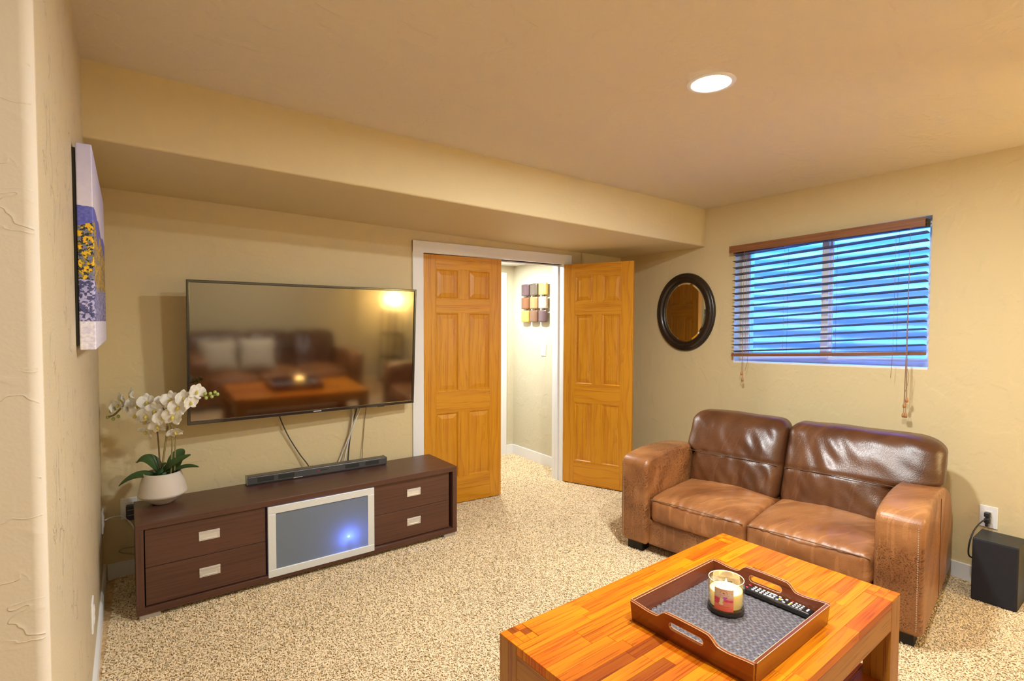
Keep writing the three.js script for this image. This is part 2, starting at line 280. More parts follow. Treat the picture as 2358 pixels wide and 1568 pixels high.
// ---------------------------------------------------------------- window, blind, window well
{
  const w = structGroup('window_1'), x0 = 4.285, d = 0.05, fr = (z0, z1, y0, y1, xx = x0, dd = d) => wslope(bx(xx, xx + dd, y0, y1, z0, z1));
  mesh('window_sill', [wslope(bx(XR + 0.001, x0, WY0, WY0 + 0.012, WZ0 + 0.001, WZ1 - 0.001))], M.white, w);
  mesh('window_frame', [fr(WZ0, WZ0 + 0.035, WY0 + 0.012, WY1), fr(WZ1 - 0.035, WZ1, WY0 + 0.012, WY1), fr(WZ0 + 0.035, WZ1 - 0.035, WY0 + 0.012, WY0 + 0.04), fr(WZ0 + 0.035, WZ1 - 0.035, WY1 - 0.03, WY1)], M.whitePlastic, w);
  const sash = (z0, z1, xx, s0, s1) => { const y0 = WY0 + 0.04, y1 = WY1 - 0.03; const m = mesh('sash', [fr(z0, z0 + s0, y0, y1, xx, 0.022), fr(z1 - s1, z1, y0, y1, xx, 0.022), fr(z0 + s0, z1 - s1, y0, y0 + 0.022, xx, 0.022), fr(z0 + s0, z1 - s1, y1 - 0.022, y1, xx, 0.022)], M.whitePlastic, w);
    mesh('pane', [fr(z0 + s0, z1 - s1, y0 + 0.022, y1 - 0.022, xx + 0.009, 0.004)], PH({ color: 0xffffff, roughness: 0.02, transmission: 1, thickness: 0, ior: 1.45 }), m); };
  sash(WZ0 + 0.035, 1.956, x0 + 0.002, 0.03, 0.048); sash(1.93, WZ1 - 0.035, x0 + 0.026, 0.04, 0.016);
  mesh('latch', [rb(0.014, 0.045, 0.018, 0.004, x0 - 0.004, 1.66, 1.936)], M.whitePlastic, w);
}
{
  const t = thing('window_blind', 'brown wooden slat blind hanging slightly crooked in the window above the loveseat', 'blind', [4.15, 0, 1.94]);
  const tilt = (k) => lerp(0.050, 0.078, k), L = 1.288;
  mesh('valance', [rb(0.014, 0.056, 1.305, 0.003, -0.034, 2.093 + 0.0145, -0.015, 'z').rotateX(0)], M.valance, t).rotation.x = 0;
  t.children[0].geometry = warp(t.children[0].geometry, (q) => { q.y += 0.0213 * q.z; });
  mesh('headrail', [warp(rb(0.045, 0.05, 1.29, 0.003, 0.004, 2.096, 0.0, 'z'), (q) => { q.y += 0.0213 * q.z + 0.006; })], M.dark, t);
  for (let i = 0; i < 16; i++) {
    const k = i / 15, g = new THREE.BoxGeometry(0.05, 0.003, L, 6, 1, 1), s = tilt(k), y = lerp(2.047, 1.275, k) + s * (L / 2);
    warp(g, (q) => { q.y += 0.0025 * (1 - (q.x / 0.025) ** 2) + y + s * q.z - q.x * 0.2; }); mesh('slat', [uvBox(g, 'z')], M.slat, t);
  }
  const yb = (z) => 1.245 + 0.060 * (z + L / 2);
  mesh('bottom_rail', [warp(rb(0.05, 0.022, L, 0.004, 0, 0, 0, 'z'), (q) => { q.y += yb(q.z); })], M.valance, t);
  mesh('stacked_slat', [warp(rb(0.05, 0.004, L, 0.001, 0, 0.0165, 0, 'z'), (q) => { q.y += yb(q.z); })], M.slat, t);
  for (const z of [-0.52, -0.22, 0.12, 0.485]) for (const x of [-0.027, 0.027]) mesh('ladder_cord', [tube([[x, yb(z), z], [x, 1.7, z], [x, 2.09, z]], 0.0011, 4, 5)], M.cord, t);
  const pull = (z, y1, ends, extra) => { const gs = []; for (const [dz, y] of ends) gs.push(tube([[-0.04, 2.09, z], [-0.043, 1.6, z + dz * 0.2], [-0.044, y1, z + dz * 0.5], [-0.044, y + 0.03, z + dz]], 0.0013, 20, 5)); if (extra) gs.push(extra); mesh('pull_cord', gs, M.cord, t);
    for (const [dz, y] of ends) mesh('tassel', [lathe([[0.0001, -0.016], [0.008, -0.015], [0.0095, -0.002], [0.006, 0.012], [0.0025, 0.017], [0.0001, 0.017]], 12).translate(-0.044, y + 0.012, z + dz)], S({ color: rgb(0.42, 0.2, 0.08), roughness: 0.4 }), t); };
  pull(-0.534, 1.3, [[-0.002, 1.095], [0.006, 1.047]]);
  pull(0.565, 1.25, [[0.008, 1.02], [-0.004, 0.985], [-0.008, 0.925], [0.004, 0.925]], tube([[-0.043, 1.24, 0.565], [-0.045, 1.19, 0.58], [-0.045, 1.13, 0.575], [-0.044, 1.08, 0.562]], 0.0013, 12, 5));
  for (const c of [tube([[-0.02, yb(-0.5), -0.5], [-0.03, 1.19, -0.498], [-0.034, 1.13, -0.515]], 0.0014, 8, 5), tube([[-0.02, yb(0.48), 0.48], [-0.03, 1.25, 0.482], [-0.032, 1.16, 0.478]], 0.0014, 8, 5)]) mesh('loose_cord', [c], M.cord, t);
}
{
  const n = 64, rows = 260, y0 = 0.75, y1 = 2.62, pos = [], idx = [], uv = [];
  for (let j = 0; j <= rows; j++) for (let i = 0; i <= n; i++) {
    const y = lerp(y0, y1, j / rows), a = lerp(-Math.PI / 2, Math.PI / 2, i / n), r = 0.82 + 0.014 * Math.sin(y * 2 * Math.PI / 0.105);
    pos.push(4.47 + Math.cos(a) * r * 0.72, y, 1.94 + Math.sin(a) * (r + 0.06)); uv.push(a, y);
  }
  for (let j = 0; j < rows; j++) for (let i = 0; i < n; i++) { const a = j * (n + 1) + i, b = a + 1, c = a + n + 1, d = c + 1; idx.push(a, b, d, a, d, c); }
  const g = new THREE.BufferGeometry(); g.setAttribute('position', new THREE.Float32BufferAttribute(pos, 3)); g.setAttribute('uv', new THREE.Float32BufferAttribute(uv, 2)); g.setIndex(idx); g.computeVertexNormals();
  const w = mesh('window_well', g, S({ color: rgb(0.62, 0.64, 0.66), roughness: 0.5, metalness: 0.55, side: THREE.DoubleSide })); tag(w, 'corrugated galvanised steel window well outside the window', 'window well');
  struct('ground', [bx(4.46, 5.3, 0.6, 0.78, 0.9, 3.0)], S({ color: rgb(0.3, 0.28, 0.26), roughness: 1 }));
}

// ---------------------------------------------------------------- mirror
{
  const t = thing('oval_mirror', 'oval wall mirror in a ridged black frame left of the window', 'mirror', [XR, 1.60, 0.805]); t.rotation.y = -Math.PI / 2;
  const a0 = 0.218, b0 = 0.262, prof = [[0, 0.004], [0.002, 0.016], [0.012, 0.02], [0.02, 0.013], [0.027, 0.024], [0.045, 0.036], [0.058, 0.032], [0.064, 0.024], [0.071, 0.026], [0.082, 0.022], [0.088, 0.012], [0.09, 0.001]];
  const n = 96, pos = [], idx = [], m = prof.length;
  for (let i = 0; i <= n; i++) { const th = i / n * Math.PI * 2, c = Math.cos(th), s = Math.sin(th), nx = b0 * c, ny = a0 * s, l = Math.hypot(nx, ny); for (const [o, h] of prof) pos.push(a0 * c + nx / l * o, b0 * s + ny / l * o * 0.95, h); }
  for (let i = 0; i < n; i++) for (let j = 0; j + 1 < m; j++) { const p = i * m + j; idx.push(p, p + m, p + m + 1, p, p + m + 1, p + 1); }
  const g = new THREE.BufferGeometry(); g.setAttribute('position', new THREE.Float32BufferAttribute(pos, 3)); g.setIndex(idx); g.computeVertexNormals();
  for (let i = 0; i < g.attributes.normal.count; i++) if (g.attributes.normal.getZ(i) < -0.5) { g.index.array.reverse(); g.computeVertexNormals(); break; }
  mesh('frame', [g], PH({ color: rgb(0.018, 0.011, 0.008), roughness: 0.32, clearcoat: 0.5, clearcoatRoughness: 0.2, side: THREE.DoubleSide }), t);
  const glass = S({ color: rgb(0.86, 0.88, 0.86), roughness: 0.012, metalness: 1 });
  const sh = (k) => { const s = new THREE.Shape(); s.absellipse(0, 0, a0 - k, b0 - k, 0, Math.PI * 2); return s; };
  mesh('mirror_glass', [new THREE.ShapeGeometry(sh(0.016), 64).translate(0, 0, 0.0085)], glass, t);
  const bp = [], bi = []; for (let i = 0; i <= 96; i++) { const th = i / 96 * Math.PI * 2; bp.push((a0 - 0.016) * Math.cos(th), (b0 - 0.016) * Math.sin(th), 0.0085, (a0 + 0.001) * Math.cos(th), (b0 + 0.001) * Math.sin(th), 0.0058); }
  for (let i = 0; i < 96; i++) { const p = i * 2; bi.push(p, p + 1, p + 3, p, p + 3, p + 2); }
  const bg = new THREE.BufferGeometry(); bg.setAttribute('position', new THREE.Float32BufferAttribute(bp, 3)); bg.setIndex(bi); bg.computeVertexNormals(); mesh('bevelled_edge', [bg], glass, t);
}

// ---------------------------------------------------------------- canvas picture on the left wall
function canvasTex(w, h, draw) { const c = document.createElement('canvas'); c.width = w; c.height = h; draw(c.getContext('2d'), w, h); const t = new THREE.CanvasTexture(c); t.colorSpace = THREE.SRGBColorSpace; return t; }
{
  const t = thing('canvas_print', 'canvas print of golden autumn trees below blue mountains on the left wall', 'picture', [LW(1.07) + 0.010, 1.745, 1.07], 0.0307);
  const tex = dtex(1024, 640, (u, v) => {
    const y = v, m1 = 0.66 + 0.10 * (fbm(u, 0.3, 5, 2, 4, 201) - 0.5), tree = 0.60 + 0.22 * (fbm(u, 0.7, 9, 2, 4, 205) - 0.5), rock = 0.33 + 0.1 * (fbm(u, 0.1, 5, 2, 3, 207) - 0.5), n = fbm(u, v, 180, 120, 3, 211), q = fbm(u, v, 90, 46, 3, 213);
    if (y > m1 + 0.04) return mix3([226, 222, 244], [190, 190, 240], clamp((y - m1) * 2.4 + (q - 0.5) * 0.3, 0, 1));
    if (y > tree) return mix3([76, 84, 190], [120, 124, 214], n);
    if (y > rock) return n > 0.6 ? [44, 50, 60] : q > 0.5 ? mix3([236, 178, 20], [250, 214, 70], n) : q > 0.42 ? mix3([120, 120, 30], [210, 160, 40], n) : mix3([70, 78, 120], [200, 200, 230], n);
    return y < 0.14 ? mix3([210, 206, 240], [250, 248, 255], n * 1.4 - 0.2) : n > 0.52 ? mix3([150, 150, 220], [224, 220, 250], q) : mix3([40, 44, 80], [120, 120, 190], q);
  }, 1, 1, true); tex.repeat.set(1, 1);
  const L = 1.06, H = 0.672, D = 0.042, g = new RoundedBoxGeometry(D, H, L, 2, 0.004); let gg = g.index ? g.toNonIndexed() : g; const p = gg.attributes.position, uv = new Float32Array(p.count * 2);
  for (let i = 0; i < p.count; i++) { const front = p.getX(i) > 0.0; uv[i * 2] = clamp(0.5 + (-p.getZ(i) + (p.getX(i) - D / 2)) / (L + 0.1), 0, 1); uv[i * 2 + 1] = p.getY(i) / H + 0.5; }
  gg.setAttribute('uv', new THREE.BufferAttribute(uv, 2)); gg.translate(D / 2, 0, 0);
  mesh('printed_canvas', [gg], S({ map: tex, roughness: 0.55 }), t);
  mesh('dark_backing', [rb(0.009, H - 0.03, L - 0.012, 0.002, -0.005, 0, 0, 'z')], M.dark, t);  // dark slab filling the gap between canvas and wall
}

// ---------------------------------------------------------------- television
{
  const t = thing('television', 'large wall-mounted flat television with a glossy black screen above the media cabinet', 'television', [1.148, 1.32, 0.197], 0); t.rotation.set(0.06, 0.063, 0, 'YXZ');
  const W = 1.463, H = 0.85, b = 0.016;
  const o = new THREE.Shape([[-W / 2, -H / 2], [W / 2, -H / 2], [W / 2, H / 2], [-W / 2, H / 2]].map((p) => new THREE.Vector2(...p))), hole = new THREE.Path([[-W / 2 + b, -H / 2 + b + 0.004], [W / 2 - b, -H / 2 + b + 0.004], [W / 2 - b, H / 2 - b], [-W / 2 + b, H / 2 - b]].map((p) => new THREE.Vector2(...p)));
  const fg = extr(o, 0.022, 0.003, [hole]); fg.translate(0, 0, -0.016);
  mesh('bezel', [fg], PH({ color: rgb(0.02, 0.017, 0.017), roughness: 0.2, clearcoat: 1, clearcoatRoughness: 0.06 }), t);
  mesh('screen', [bx(-W / 2 + 0.01, W / 2 - 0.01, -H / 2 + 0.012, H / 2 - 0.01, -0.012, -0.001)], S({ color: rgb(0.24, 0.22, 0.20), roughness: 0.075, metalness: 1 }), t);
  mesh('rear_housing', [rb(W - 0.05, H - 0.06, 0.03, 0.01, 0, 0, -0.032), rb(0.8, 0.5, 0.03, 0.01, 0, -0.04, -0.055)], M.black, t);
  mesh('wall_mount', [rb(0.42, 0.42, 0.016, 0.003, 0, 0, -0.08), bx(-0.04, 0.04, -0.15, 0.15, -0.18, -0.08)], M.dark, t);
  mesh('logo_strip', [rb(0.052, 0.006, 0.002, 0.0008, 0.015, -H / 2 + 0.010, 0.0066)], S({ color: rgb(0.75, 0.75, 0.78), roughness: 0.3, metalness: 0.6 }), t);
  mesh('power_light', [rb(0.05, 0.006, 0.01, 0.002, 0.47, -H / 2 - 0.002, 0.0)], M.gloss, t);
}
const cab = (name, label, pts, r, m, grp) => tag(mesh(name, [tube(pts, r, 40, 6)], m), label, 'cable', grp);
const gcab = S({ color: rgb(0.05, 0.045, 0.04), roughness: 0.5 }), wcab = S({ color: rgb(0.7, 0.68, 0.64), roughness: 0.5 }), tcab = S({ color: rgb(0.28, 0.2, 0.1), roughness: 0.5 });
cab('television_cable', 'dark cable slanting right from under the television to the soundbar', [[0.93, 0.95, 0.06], [0.954, 0.857, 0.045], [1.007, 0.727, 0.03], [1.076, 0.599, 0.03], [1.143, 0.485, 0.05], [1.18, 0.3, 0.07]], 0.0042, gcab);
cab('television_cable', 'thick grey cable of the bunch hanging below the television', [[1.475, 0.95, 0.06], [1.467, 0.859, 0.04], [1.44, 0.76, 0.03], [1.424, 0.662, 0.03], [1.402, 0.495, 0.05], [1.4, 0.3, 0.07]], 0.0055, gcab);
cab('television_cable', 'white cable of the bunch crossing over the grey one below the television', [[1.43, 0.95, 0.06], [1.445, 0.857, 0.04], [1.432, 0.74, 0.042], [1.40, 0.6, 0.04], [1.372, 0.49, 0.06], [1.36, 0.3, 0.08]], 0.005, wcab);
cab('television_cable', 'tan cable slanting left across the bunch below the television', [[1.53, 0.95, 0.06], [1.493, 0.865, 0.045], [1.438, 0.741, 0.05], [1.36, 0.54, 0.03], [1.335, 0.49, 0.05], [1.33, 0.3, 0.07]], 0.0045, wcab);
cab('television_cable', 'thin dark cable hanging alone right of the bunch below the television', [[1.545, 0.95, 0.06], [1.545, 0.862, 0.025], [1.53, 0.677, 0.012], [1.513, 0.49, 0.03], [1.51, 0.3, 0.05]], 0.0028, tcab);

// ---------------------------------------------------------------- media cabinet
{
  const t = thing('media_cabinet', 'low dark brown media cabinet with four drawers and a frosted glass door', 'cabinet', [1.08, 0, 0.395], 0.036), L = 1.839, D = 0.42, h0 = 0.03, h1 = 0.495, X = L / 2, Z = D / 2;
  const E = M.espresso;
  mesh('top_panel', [rb(L, 0.034, D, 0.002, 0, h1 - 0.017, 0)], E, t);
  mesh('bottom_panel', [rb(L, 0.034, D, 0.002, 0, h0 + 0.017, 0)], E, t);
  for (const s of [-1, 1]) mesh('side_panel', [rb(0.034, h1 - h0 - 0.068, D, 0.0015, s * (X - 0.017), (h0 + h1) / 2, 0, 'y')], E, t);
  mesh('back_panel', [bx(-X + 0.034, X - 0.034, h0 + 0.034, h1 - 0.034, -Z + 0.004, -Z + 0.012)], E, t);
  for (const x of [-0.305, 0.305]) mesh('divider', [rb(0.018, h1 - h0 - 0.068, D - 0.05, 0.001, x, (h0 + h1) / 2, -0.02, 'y')], E, t);
  const y0 = h0 + 0.036, y1 = h1 - 0.038, ym = (y0 + y1) / 2;
  for (const s of [-1, 1]) for (const [a, b, hy] of [[y0 + 0.003, ym - 0.0012, 0.171], [ym + 0.0012, y1, 0.367]]) {
    const xa = s < 0 ? -X + 0.039 : 0.308, xb = s < 0 ? -0.322 : X - 0.052, zf = s < 0 ? Z - 0.012 : Z - 0.022;
    const d = mesh('drawer', [rb(xb - xa, b - a, 0.018, 0.0012, (xa + xb) / 2, (a + b) / 2, zf - 0.009)], E, t);
    const hx = s * 0.598, g = [rb(0.098, 0.05, 0.003, 0.001, hx, hy, zf + 0.0012)];
    const cup = extr([[0, 0], [0.004, 0.0035], [0.011, 0.004], [0.015, 0.0]].map(([y, z]) => [z, y]), 0.098); cup.rotateY(-Math.PI / 2); cup.translate(hx + 0.049, hy + 0.009, zf + 0.003); g.push(uvBox(cup));
    g.push(rb(0.07, 0.006, 0.004, 0.0015, hx, hy - 0.0165, zf + 0.004), rb(0.008, 0.03, 0.004, 0.001, hx - 0.044, hy - 0.008, zf + 0.0035), rb(0.008, 0.03, 0.004, 0.001, hx + 0.044, hy - 0.008, zf + 0.0035));
    mesh('handle', g, M.chrome, d);
  }
  const gd = new THREE.Group(); gd.name = 'sliding_door'; t.add(gd);
  const gx0 = -0.312, gx1 = 0.312, gy0 = 0.052, gy1 = h1 - 0.038, fw = 0.042, z = Z + 0.004, bar = (x0, x1, ya, yb) => mesh('frame_bar', [rb(x1 - x0, yb - ya, 0.02, 0.002, (x0 + x1) / 2, (ya + yb) / 2, z - 0.008)], M.alu, gd);
  bar(gx0, gx1, gy0, gy0 + fw); bar(gx0, gx1, gy1 - fw, gy1); bar(gx0, gx0 + fw, gy0 + fw, gy1 - fw); bar(gx1 - fw, gx1, gy0 + fw, gy1 - fw);
  mesh('glass_pane', [bx(gx0 + fw - 0.003, gx1 - fw + 0.003, gy0 + fw - 0.003, gy1 - fw + 0.003, z - 0.010, z - 0.006)], PH({ color: rgb(0.30, 0.36, 0.43), roughness: 0.68, transmission: 0.5, thickness: 0, ior: 1.5 }), gd);
  for (const sx of [-1, 1]) for (const sz of [-1, 1]) mesh('foot', [rb(0.09, h0, 0.05, 0.003, sx * (X - 0.055), h0 / 2, sz * (Z - 0.03))], S({ color: rgb(0.5, 0.45, 0.4), roughness: 0.4, metalness: 0.4 }), t);
}
{
  const t = thing('media_player', 'black media box with a blue light glowing behind the frosted cabinet glass', 'media player', [1.235, 0.0645, 0.40], 0.036);
  mesh('case', [rb(0.3, 0.05, 0.2, 0.006, 0.0, 0.025, 0)], M.black, t);
  mesh('light_bar', [rb(0.012, 0.06, 0.008, 0.002, 0.0, 0.085, 0.165)], M.black, t);
  const led = mesh('indicator_light', [new THREE.SphereGeometry(0.007, 16, 12).translate(0.0, 0.11, 0.182)], S({ color: 0xffffff, emissive: rgb(0.25, 0.35, 1), emissiveIntensity: 160 }), t);
  const l = new THREE.PointLight(rgb(0.2, 0.28, 1), LED_POWER, 0, 2); l.position.set(1.2393, 0.1745, 0.545); l.castShadow = true; scene.add(l);
}
// soundbar
{
  const t = thing('soundbar', 'long slim dark grey soundbar lying on the media cabinet', 'soundbar', [1.165, 0.4965, 0.232], 0.006);
  mesh('body', [rb(0.891, 0.048, 0.07, 0.006, 0, 0.028, 0)], S({ color: rgb(0.10, 0.10, 0.11), roughness: 0.32, metalness: 0.6 }), t);
  mesh('base', [rb(0.885, 0.005, 0.066, 0.001, 0, 0.0025, 0)], M.dark, t);
  for (const s of [-1, 1]) mesh('end_cap', [rb(0.006, 0.05, 0.072, 0.002, s * 0.445, 0.029, 0, 'y')], S({ color: rgb(0.3, 0.3, 0.3), roughness: 0.25, metalness: 0.8 }), t);
  for (const x of [-0.34, -0.22, 0.2, 0.34]) mesh('speaker_grille', [rb(0.095, 0.026, 0.002, 0.0008, x, 0.029, 0.0356)], S({ color: rgb(0.03, 0.029, 0.026), roughness: 0.9, bumpMap: T.fabric, bumpScale: 0.001 }), t);
  const lg = mesh('logo', [new THREE.CylinderGeometry(0.0055, 0.0055, 0.001, 20).rotateX(Math.PI / 2).translate(-0.02, 0.031, 0.0354)], S({ color: rgb(0.45, 0.01, 0.03), roughness: 0.4 }), t);
  mesh('logo_bar', [rb(0.045, 0.005, 0.001, 0.0004, 0.012, 0.031, 0.0353)], M.dark, lg);
  mesh('label_strip', [rb(0.055, 0.004, 0.001, 0.0003, -0.15, 0.0085, 0.0353)], S({ color: rgb(0.5, 0.5, 0.52), roughness: 0.4 }), t);
}
// wall plates
function outlet(name, label, pos, ry, rocker) {
  const t = thing(name, label, name === 'light_switch' ? 'switch' : 'outlet', pos, ry);
  mesh('plate', [extr([[-0.04, -0.062], [0.04, -0.062], [0.04, 0.062], [-0.04, 0.062]], 0.007, 0.003)], M.whitePlastic, t);
  mesh('insert', [rb(0.034, 0.067, 0.004, 0.001, 0, 0, 0.0078)], S({ color: rgb(0.74, 0.72, 0.68), roughness: 0.4 }), t);
  if (rocker) mesh('rocker', [rb(0.03, 0.058, 0.005, 0.002, 0, 0, 0.0096)], M.whitePlastic, t);
  else for (const y of [-0.017, 0.017]) mesh('socket', [rb(0.024, 0.022, 0.002, 0.0009, 0, y, 0.0098), bx(-0.006, -0.004, y - 0.004, y + 0.004, 0.0105, 0.0112), bx(0.004, 0.006, y - 0.004, y + 0.004, 0.0105, 0.0112)], M.whitePlastic, t);
  return t;
}
outlet('wall_outlet', 'white wall outlet with two black plugs above the subwoofer', [XR, 0.405, 2.899], -Math.PI / 2);
outlet('wall_outlet', 'white wall outlet low on the left wall near the camera', [LW(1.16), 0.33, 1.16], Math.PI / 2 + 0.0307);
outlet('wall_outlet', 'white wall outlet on the back wall behind the cabinet end', [0.125, 0.402, 0], 0);
outlet('wall_outlet', 'white wall plate with a white cable at the back of the left wall', [LW(0.07), 0.37, 0.07], Math.PI / 2 + 0.0307);
outlet('light_switch', 'white rocker light switch below the square wall art in the hall', [3.66, 1.215, -0.575], -Math.PI / 2, true);
function plug(label, pos, ry, s = 1) { const t = thing('power_plug', label, 'plug', pos, ry); mesh('body', [rb(0.026 * s, 0.026 * s, 0.03 * s, 0.005, 0, 0, 0.016 * s), rb(0.014, 0.03, 0.014, 0.004, 0, -0.018, 0.022)], M.black, t); return t; }
plug('black plug in the upper socket above the subwoofer', [XR - 0.0115, 0.422, 2.899], -Math.PI / 2); plug('black plug in the lower socket above the subwoofer', [XR - 0.0115, 0.388, 2.899], -Math.PI / 2);
{ const t = thing('power_adapter', 'black power adapter plugged in behind the cabinet end', 'adapter', [0.135, 0.385, 0.012], 0); mesh('body', [rb(0.045, 0.085, 0.045, 0.006, 0, 0, 0.024)], M.black, t); for (const y of [0.02, -0.01]) mesh('ridge', [rb(0.03, 0.006, 0.004, 0.001, 0, y, 0.048)], M.gloss, t); }
cab('power_cable', 'white cable running from the left wall plate behind the cabinet', [[LW(0.07) + 0.012, 0.372, 0.07], [0.04, 0.378, 0.06], [0.09, 0.374, 0.05], [0.13, 0.335, 0.06], [0.17, 0.25, 0.1]], 0.0045, wcab);
cab('power_cable', 'loop of tan cable sticking out behind the cabinet above the baseboard', [[0.19, 0.19, 0.08], [0.14, 0.186, 0.06], [0.095, 0.185, 0.055], [0.078, 0.172, 0.055], [0.1, 0.158, 0.055], [0.15, 0.14, 0.06], [0.2, 0.12, 0.08]], 0.004, S({ color: rgb(0.4, 0.31, 0.17), roughness: 0.5 }));
cab('power_cable', 'black power cord bending from the upper plug down behind the subwoofer', [[XR - 0.035, 0.4, 2.899], [4.10, 0.385, 2.885], [4.03, 0.345, 2.872], [3.985, 0.28, 2.866], [3.985, 0.22, 2.866], [4.03, 0.19, 2.874], [4.09, 0.1, 2.874], [4.12, 0.03, 2.88]], 0.0042, M.black);

// ---------------------------------------------------------------- orchid
{
  const PX = 0.29, PY = 0.495, PZ = 0.32, C = Math.cos(-0.5997), Sn = Math.sin(-0.5997);
  const t = thing('potted_orchid', 'white artificial orchid in a pale ceramic pot on the left end of the cabinet', 'potted plant', [PX, PY + 0.0008, PZ], -0.5997);
  mesh('pot', [lathe([[0.0001, 0.002], [0.048, 0.001], [0.052, 0.004], [0.108, 0.044], [0.116, 0.052], [0.117, 0.06], [0.104, 0.12], [0.089, 0.17], [0.087, 0.174], [0.083, 0.17], [0.09, 0.12], [0.09, 0.1]], 64)], S({ color: rgb(0.66, 0.6, 0.53), roughness: 0.55 }), t);
  mesh('soil', [lathe([[0.0001, 0.152], [0.05, 0.15], [0.086, 0.148], [0.0862, 0.14]], 32)], S({ color: rgb(0.06, 0.04, 0.025), roughness: 1 }), t);
  const green = S({ color: rgb(0.045, 0.10, 0.028), roughness: 0.45 }), stemM = S({ color: rgb(0.3, 0.25, 0.1), roughness: 0.7 }), petalM = PH({ color: rgb(0.94, 0.92, 0.86), roughness: 0.6, transmission: 0.15, thickness: 0, side: THREE.DoubleSide }), lipM = S({ color: rgb(0.75, 0.62, 0.12), roughness: 0.6 }), budM = S({ color: rgb(0.45, 0.58, 0.16), roughness: 0.5 });
  function blade(p0, p1, p2, w) {            // a strap leaf along a curve, folded at its midrib
    const cv = new THREE.QuadraticBezierCurve3(V(...p0), V(...p1), V(...p2)), n = 16, pos = [], idx = [], q = V(), tg = V();
    for (let s = 0; s < 2; s++) for (let i = 0; i <= n; i++) {
      const u = i / n; cv.getPoint(u, q); cv.getTangent(u, tg); const side0 = tg.clone().cross(V(0, 1, 0)).normalize(), up0 = side0.clone().cross(tg).normalize(), roll = -Math.sign(p2[0]) * 0.5, side = side0.clone().multiplyScalar(Math.cos(roll)).addScaledVector(up0, Math.sin(roll)), ww = w * Math.pow(Math.sin(Math.PI * Math.pow(lerp(0.12, 0.985, u), 0.85)), 0.7), up = side.clone().cross(tg).normalize();
      for (let j = -2; j <= 2; j++) { const k = j / 2, o = q.clone().addScaledVector(side, ww * 1.05 * k).addScaledVector(up, Math.abs(k) * ww * 0.35 - (s ? 0.0022 : 0)); pos.push(o.x, o.y, o.z); }
    }
    const b = (n + 1) * 5; for (let i = 0; i < n; i++) for (let j = 0; j < 4; j++) { const a = i * 5 + j; idx.push(a, a + 1, a + 6, a, a + 6, a + 5, b + a, b + a + 6, b + a + 1, b + a, b + a + 5, b + a + 6); }
    const g = new THREE.BufferGeometry(); g.setAttribute('position', new THREE.Float32BufferAttribute(pos, 3)); g.setIndex(idx); g.computeVertexNormals(); return g;
  }
  for (const [a, b, c, w] of [
    [[-0.02, 0.15, 0.03], [-0.09, 0.20, 0.07], [-0.178, 0.118, 0.09], 0.026], [[-0.02, 0.16, -0.02], [-0.08, 0.26, -0.01], [-0.15, 0.222, 0.0], 0.012], [[-0.01, 0.16, 0.0], [-0.06, 0.29, 0.02], [-0.122, 0.228, 0.03], 0.034],
    [[0.0, 0.15, 0.03], [0.06, 0.22, 0.05], [0.158, 0.268, 0.0], 0.036], [[0.03, 0.16, -0.01], [0.11, 0.21, -0.02], [0.19, 0.194, -0.02], 0.016], [[0.03, 0.15, -0.03], [0.05, 0.26, -0.06], [0.066, 0.275, -0.09], 0.04], [[0.02, 0.15, 0.04], [0.01, 0.2, 0.06], [0.055, 0.235, 0.05], 0.03]])
    mesh('leaf', [blade(a, b, c, w)], green, t);
  mesh('stem', [tube([[0.0, 0.15, 0], [0.004, 0.22, 0], [0.028, 0.382, 0.0], [0.034, 0.45, 0.0], [0.02, 0.52, 0.01], [-0.06, 0.57, 0.0], [-0.15, 0.575, -0.02], [-0.24, 0.53, -0.04], [-0.30, 0.48, -0.05], [-0.335, 0.467, -0.05]], 0.0055, 60, 7)], stemM, t);
  mesh('stem', [tube([[0.034, 0.44, 0], [0.05, 0.52, 0.02], [0.10, 0.575, 0.03], [0.18, 0.595, 0.03], [0.25, 0.597, 0.02], [0.315, 0.603, 0.01]], 0.0042, 40, 7)], stemM, t);
  mesh('stem', [tube([[-0.005, 0.15, 0.01], [-0.007, 0.216, 0.01], [-0.019, 0.406, 0.01], [-0.03, 0.47, 0.02]], 0.004, 20, 7)], S({ color: rgb(0.12, 0.07, 0.03), roughness: 0.7 }), t);
  mesh('stem', [tube([[0.045, 0.15, 0.0], [0.051, 0.231, 0.0], [0.059, 0.382, 0.0], [0.06, 0.44, 0.01]], 0.004, 20, 7)], stemM, t);
  mesh('stem', [tube([[0.06, 0.15, -0.01], [0.063, 0.231, -0.01], [0.074, 0.394, -0.01], [0.085, 0.42, 0.0]], 0.0035, 20, 7)], stemM, t);
  function petalGeo(len, wid, curl, tip) {
    const n = 10, pos = [], idx = [];
    for (let i = 0; i <= n; i++) for (let j = -3; j <= 3; j++) { const u = i / n, k = j / 3, w = wid * Math.pow(Math.sin(Math.PI * Math.pow(lerp(0.04, 0.97, u), tip)), 0.6); pos.push(k * w, u * len, curl * (u * u) - 0.12 * w * k * k + 0.002 * Math.sin(u * 9 + k * 2)); }
    for (let i = 0; i < n; i++) for (let j = 0; j < 6; j++) { const a = i * 7 + j; idx.push(a, a + 1, a + 8, a, a + 8, a + 7); }
    const g = new THREE.BufferGeometry(); g.setAttribute('position', new THREE.Float32BufferAttribute(pos, 3)); g.setIndex(idx); g.computeVertexNormals(); return g;
  }
  const lat = petalGeo(0.043, 0.027, 0.006, 1.0), sep = petalGeo(0.042, 0.015, -0.004, 0.9);
